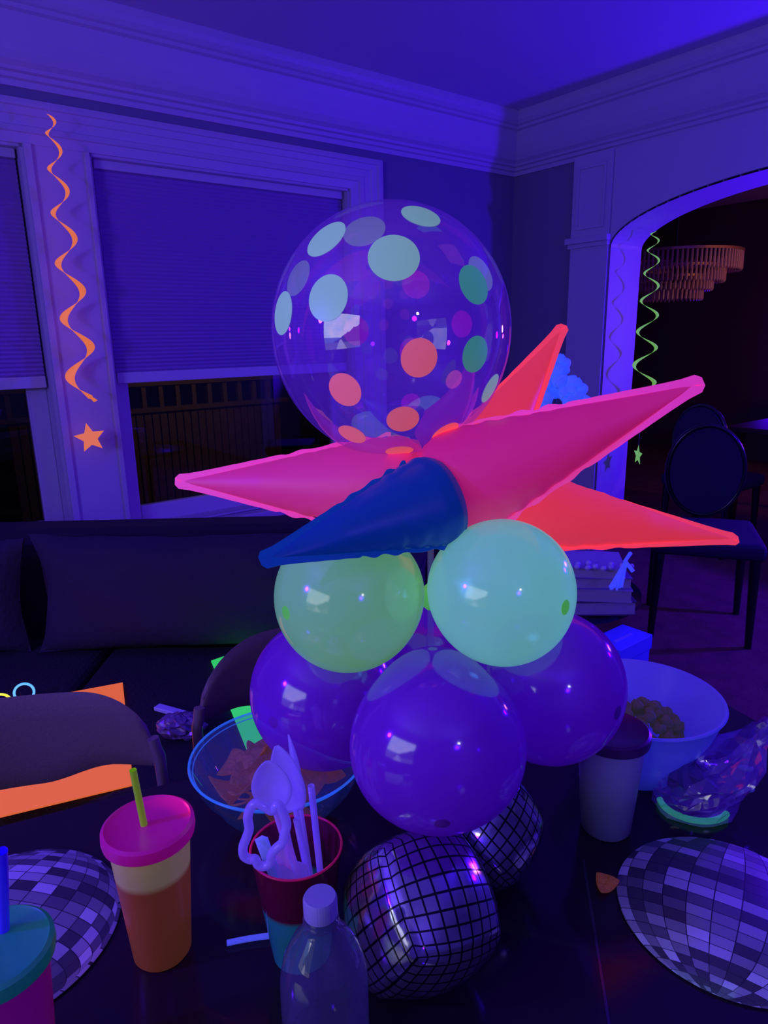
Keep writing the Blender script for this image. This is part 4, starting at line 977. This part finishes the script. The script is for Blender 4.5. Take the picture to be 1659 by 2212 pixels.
# clear dotted bubble balloon
bcn = P(845, 718, .86); br_ = .86 * 256 / F_PX
M_bub = film('clear_bubble_plastic', (.42, .16, .95), .22, .015, 1.45, tint=(.97, .94, 1.0), trans=.5, emit=(.11, .015, .60), es=.55, refl=(.20, .35))  # milky violet blacklight glow put into the clear skin
M_dm = fluor('mint_printed_dot', (.35, .70, .40), (.20, .42, .26), .5, .4)
M_dg = fluor('green_printed_dot', (.15, .60, .35), (.04, .28, .10), .5, .4)
M_do = fluor('coral_printed_dot', (.80, .25, .30), (.75, .10, .08), .55, .4)
M_dp = fluor('magenta_printed_dot', (.65, .05, .50), (.36, .0, .30), .5, .4)
bb = tag(empty('dotted_bubble_balloon', bcn), 'large clear round balloon with mint, coral and magenta dots on top', 'balloon')
prof = []
for i in range(61):
    th = PI * i / 60; z = -math.cos(th); rad = math.sin(th) * br_
    zz = z * br_ * (1.045 if z < 0 else 1.025); prof.append((max(rad, .0005), zz))
n = 96; v = []; f = []; fm = []
for (r, z) in prof:
    for k in range(n): v.append((r * math.cos(2 * PI * k / n), r * math.sin(2 * PI * k / n), z))
for i in range(60):
    for k in range(n): f.append((i * n + k, i * n + (k + 1) % n, (i + 1) * n + (k + 1) % n, (i + 1) * n + k)); fm.append(0)
def sph(dv, rad=1.0):
    zf = 1.045 if dv.z < 0 else 1.025
    return Vector((dv.x * br_ * rad, dv.y * br_ * rad, dv.z * br_ * rad * zf))
dots = [(698, 512, .170, 1, 0), (851, 552, .185, 1, 0), (702, 642, .165, 1, 0), (601, 676, .16, 1, 0), (912, 462, .150, 1, 0), (1031, 613, .145, 2, 0), (1034, 765, .13, 2, 0), (1067, 838, .12, 1, 0),
        (908, 773, .135, 3, 0), (741, 842, .130, 3, 0), (871, 905, .125, 3, 0), (757, 937, .115, 3, 0), (863, 972, .115, 3, 0), (966, 932, .12, 3, 0),
        (785, 497, .19, 1, 1), (637, 600, .16, 1, 1), (1045, 590, .16, 1, 1), (900, 614, .135, 4, 1), (767, 715, .13, 4, 1), (1002, 700, .12, 4, 1), (890, 757, .12, 4, 1), (888, 866, .095, 4, 1), (984, 818, .09, 3, 1)]
for px, py, ar, mi, back in dots:
    dn = tipdir(bcn, px, py, br_ * 1.03)[back]; a1 = dn.orthogonal().normalized(); a2 = dn.cross(a1)
    k0 = len(v); v.append(sph(dn, 1.0025)); rings = 5; nn = 40
    for j in range(1, rings + 1):
        t = ar * j / rings
        for k in range(nn):
            a = 2 * PI * k / nn; v.append(sph((dn * math.cos(t) + (a1 * math.cos(a) + a2 * math.sin(a)) * math.sin(t)).normalized(), 1.0025))
    for k in range(nn): f.append((k0, k0 + 1 + k, k0 + 1 + (k + 1) % nn)); fm.append(mi)
    for j in range(rings - 1):
        for k in range(nn): a = k0 + 1 + j * nn; f.append((a + k, a + nn + k, a + nn + (k + 1) % nn, a + (k + 1) % nn)); fm.append(mi)
M_dsemi = {}
mesh_obj('bubble_skin', v, f, parent=bb, sm=True, mats=[M_bub, M_dm, M_dg, M_do, M_dp], fm=fm)
MB().lathe([(.016, -br_ * 1.03), (.006, -br_ * 1.045 - .008), (.009, -br_ * 1.045 - .022), (.012, -br_ * 1.045 - .03)], 24).build('neck', film('clear_neck_plastic', (.6, .5, .9), .45, .1, 1.45), bb, sm=True)

# starburst foil balloon: spikes around a hub
sbst = tag(empty('starburst_balloon', P(935, 1085, .86)), 'neon pink, coral and blue foil starburst under the clear balloon', 'balloon')
HB = Vector(sbst.location)
def spike(tip, end, R_, m, ms, seam_n, seed, name='spike', flat=.82, fl=.0085):
    tip = tip - HB; end = end - HB; ax = end - tip; ln = ax.length; ax.normalize()
    sn = Vector(seam_n).normalized(); w_ = ax.cross(sn).normalized(); nr = w_.cross(ax).normalized()
    rnd4 = random.Random(seed); keys = [(0, .0), (.03, .045), (.10, .12), (.3, .36), (.55, .66), (.72, .86), (.84, .98), (.91, 1.0), (.96, .88), (.985, .62), (1.0, .05)]
    def pr(t):
        for (a, b), (c_, d_) in zip(keys, keys[1:]):
            if t <= c_: q = (t - a) / (c_ - a); q = q if c_ < .8 else q; return b + (d_ - b) * q
        return .05
    n, m_ = 70, 40; v = []; f = []
    wr = [(rnd4.uniform(.45, .95), rnd4.uniform(-1, 1), rnd4.uniform(.01, .035)) for _ in range(16)]
    for i in range(n + 1):
        t = i / n; r_ = R_ * pr(t)
        for k in range(m_):
            a = 2 * PI * k / m_; q = 1.0
            side = abs(math.cos(a)) ** 6
            q += side * t * .030 * math.sin(70 * t + 3 * math.cos(a)) * (1 if t > .45 else .2)
            for wt, ws, wd in wr: q -= wd * math.exp(-((t - wt) / .012) ** 2) * max(0, math.cos(a) * ws) ** 1.5
            v.append(tip + ax * ln * t + w_ * math.cos(a) * r_ * q + nr * math.sin(a) * r_ * q * flat * min(1, .3 + t * 2.0))
    for i in range(n):
        for k in range(m_): f.append((i * m_ + k, i * m_ + (k + 1) % m_, (i + 1) * m_ + (k + 1) % m_, (i + 1) * m_ + k))
    o = MB(); o.v = v; o.f = f + [tuple(reversed(range(m_))), tuple(range(n * m_, (n + 1) * m_))]
    ob = o.build(name, m, sbst, sm=True)
    # flat welded seam flange around the outline
    v = []; f = []; path = []
    ts = [i / 60 for i in range(0, 52)]
    for sg in (1, -1):
        rng = list(reversed(ts)) if sg == 1 else ts
        for t in rng:
            r_ = R_ * pr(t); path.append((t, sg, r_))
    for t, sg, r_ in path:
        q = 1 + t * .03 * math.sin(70 * t)
        wv = .0015 * math.sin(55 * t + sg) * (t > .4)
        inn = tip + ax * ln * t + w_ * sg * (r_ * q - .001); e_ = fl * (1 - .75 * t)
        ou = tip + ax * (ln * t - (e_ * 1.1 if t < .03 else 0)) + w_ * sg * (r_ * q + e_ * (.55 if t == 0 else 1) + wv)
        v += [inn - nr * .0006, ou - nr * .0004, ou + nr * .0004, inn + nr * .0006]
    for i in range(len(path) - 1):
        for k in range(4): f.append((i * 4 + k, i * 4 + (k + 1) % 4, (i + 1) * 4 + (k + 1) % 4, (i + 1) * 4 + k))
    s2_ = MB(); s2_.v = v; s2_.f = f; s2_.build('seam', ms, ob)
    return ob
up = UP
def lab(o, s): o['label'] = s; return o
lab(spike(P(1500, 832, .72), P(938, 1068, .835), .0665, M_pink, M_pinkseam, -FW + UP * .15, 1), 'magenta foil spike pointing right')
lab(spike(P(580, 1206, .70), P(975, 1070, .80), .055, M_blue, M_blueseam, -FW + UP * .3, 2), 'royal blue foil spike pointing lower left')
lab(spike(P(392, 1040, .93), P(925, 1052, .88), .066, M_pink2, M_pinkseam, -FW, 3), 'pink foil spike pointing left')
lab(spike(P(1212, 712, 1.02), P(975, 1085, .95), .060, M_red, M_redseam, -FW - RT * .4, 4), 'coral foil spike pointing up right')
lab(spike(P(1584, 1164, 1.0), P(965, 1075, .90), .066, M_red, M_redseam, -FW + UP * .5, 5), 'coral foil spike pointing right and down')
lab(spike(P(915, 1000, 1.22), P(945, 1085, .90), .05, M_blue, M_blueseam, UP, 6), 'blue foil spike pointing away from the camera')
lab(spike(P(1010, 1190, 1.1), P(968, 1090, .88), .03, M_blue, M_blueseam, -FW, 7), 'small blue foil spike pointing down and back')

# ------------------------------------------------------------------ foil disco balloons
def disco_foil(name):
    m, n, out = nt(name); uv = N(n, 'ShaderNodeUVMap'); sp = N(n, 'ShaderNodeSeparateXYZ'); n.links.new(uv.outputs[0], sp.inputs[0])
    def mt_(op, a, b=None):
        x = N(n, 'ShaderNodeMath', operation=op)
        for i, q in enumerate((a, b)):
            if q is None: continue
            if isinstance(q, (int, float)): x.inputs[i].default_value = q
            else: n.links.new(q, x.inputs[i])
        return x.outputs[0]
    fx = mt_('FRACT', mt_('MULTIPLY', sp.outputs[0], 9)); fy = mt_('FRACT', mt_('MULTIPLY', sp.outputs[1], 9))
    g = mt_('MAXIMUM', mt_('LESS_THAN', fx, .15), mt_('LESS_THAN', fy, .15))
    b = N(n, 'ShaderNodeBsdfPrincipled'); mx = N(n, 'ShaderNodeMix', data_type='RGBA'); n.links.new(g, mx.inputs[0]); mx.inputs[6].default_value = (.62, .60, .68, 1); mx.inputs[7].default_value = (.004, .004, .006, 1)
    n.links.new(mx.outputs[2], b.inputs['Base Color'])
    inv = mt_('SUBTRACT', 1, g); n.links.new(mt_('MULTIPLY', inv, .9), b.inputs['Metallic'])
    b.inputs['Roughness'].default_value = .13
    tc = N(n, 'ShaderNodeTexCoord'); nz = N(n, 'ShaderNodeTexNoise'); nz.inputs['Scale'].default_value = 22; n.links.new(tc.outputs['Object'], nz.inputs[0])
    bp = N(n, 'ShaderNodeBump'); bp.inputs['Strength'].default_value = .25; bp.inputs['Distance'].default_value = .004; n.links.new(nz.outputs[0], bp.inputs['Height']); n.links.new(bp.outputs[0], b.inputs['Normal'])
    n.links.new(b.outputs[0], out.inputs[0]); return m
M_disco = disco_foil('mirror_foil_black_grid')
M_burst = mat('printed_silver_glint', (.35, .33, .40), .4)
def disco(c, r, rot, label, sq=1.0):
    b = bmesh.new(); uvl = b.loops.layers.uv.new('uv'); n = 22
    for ax in range(3):
        for sg in (-1, 1):
            g = {}
            for i in range(n + 1):
                for j in range(n + 1):
                    a, q = -1 + 2 * i / n, -1 + 2 * j / n; p_ = [0, 0, 0]; p_[ax] = sg; p_[(ax + 1) % 3] = a; p_[(ax + 2) % 3] = q
                    V_ = Vector(p_); s_ = V_.normalized(); bulge = .66
                    x = V_.lerp(s_ * 1.18, bulge); e = max(abs(a), abs(q)); x *= 1 - .035 * max(0, e - .82) / .18
                    x += s_ * .010 * math.sin(19 * a + 3 * q) * max(0, e - .6)
                    g[(i, j)] = b.verts.new(x * r / 1.18)
            for i in range(n):
                for j in range(n):
                    vs = [g[(i, j)], g[(i + 1, j)], g[(i + 1, j + 1)], g[(i, j + 1)]]; cs = [(i, j), (i + 1, j), (i + 1, j + 1), (i, j + 1)]
                    if sg < 0: vs.reverse(); cs.reverse()
                    fc = b.faces.new(vs); fc.smooth = True
                    for lp_, (ci, cj) in zip(fc.loops, cs): lp_[uvl].uv = (ci / n, cj / n)
    bmesh.ops.remove_doubles(b, verts=b.verts, dist=1e-5)
    me = bpy.data.meshes.new('disco_balloon'); b.to_mesh(me); b.free(); me.materials.append(M_disco)
    t = empty('disco_ball_balloon', c, 0, label, 'balloon', 'mirror foil disco-ball balloons'); o = bpy.data.objects.new('foil_skin', me); COL.objects.link(o); o.parent = t
    t.rotation_euler = rot; t.scale = (1, 1, 1)
    return t
d1c = P(905, 1948, .715)
dd = disco((d1c.x, d1c.y, TZ + .076), .078, (.55, .25, .50), 'mirror foil disco balloon with black grid, front one beside the bottle')
d2c = P(1030, 1800, .843)
disco((d2c.x + .004, d2c.y + .01, TZ + .070), .072, (.9, -.35, .9), 'mirror foil disco balloon half hidden behind the front disco balloon')
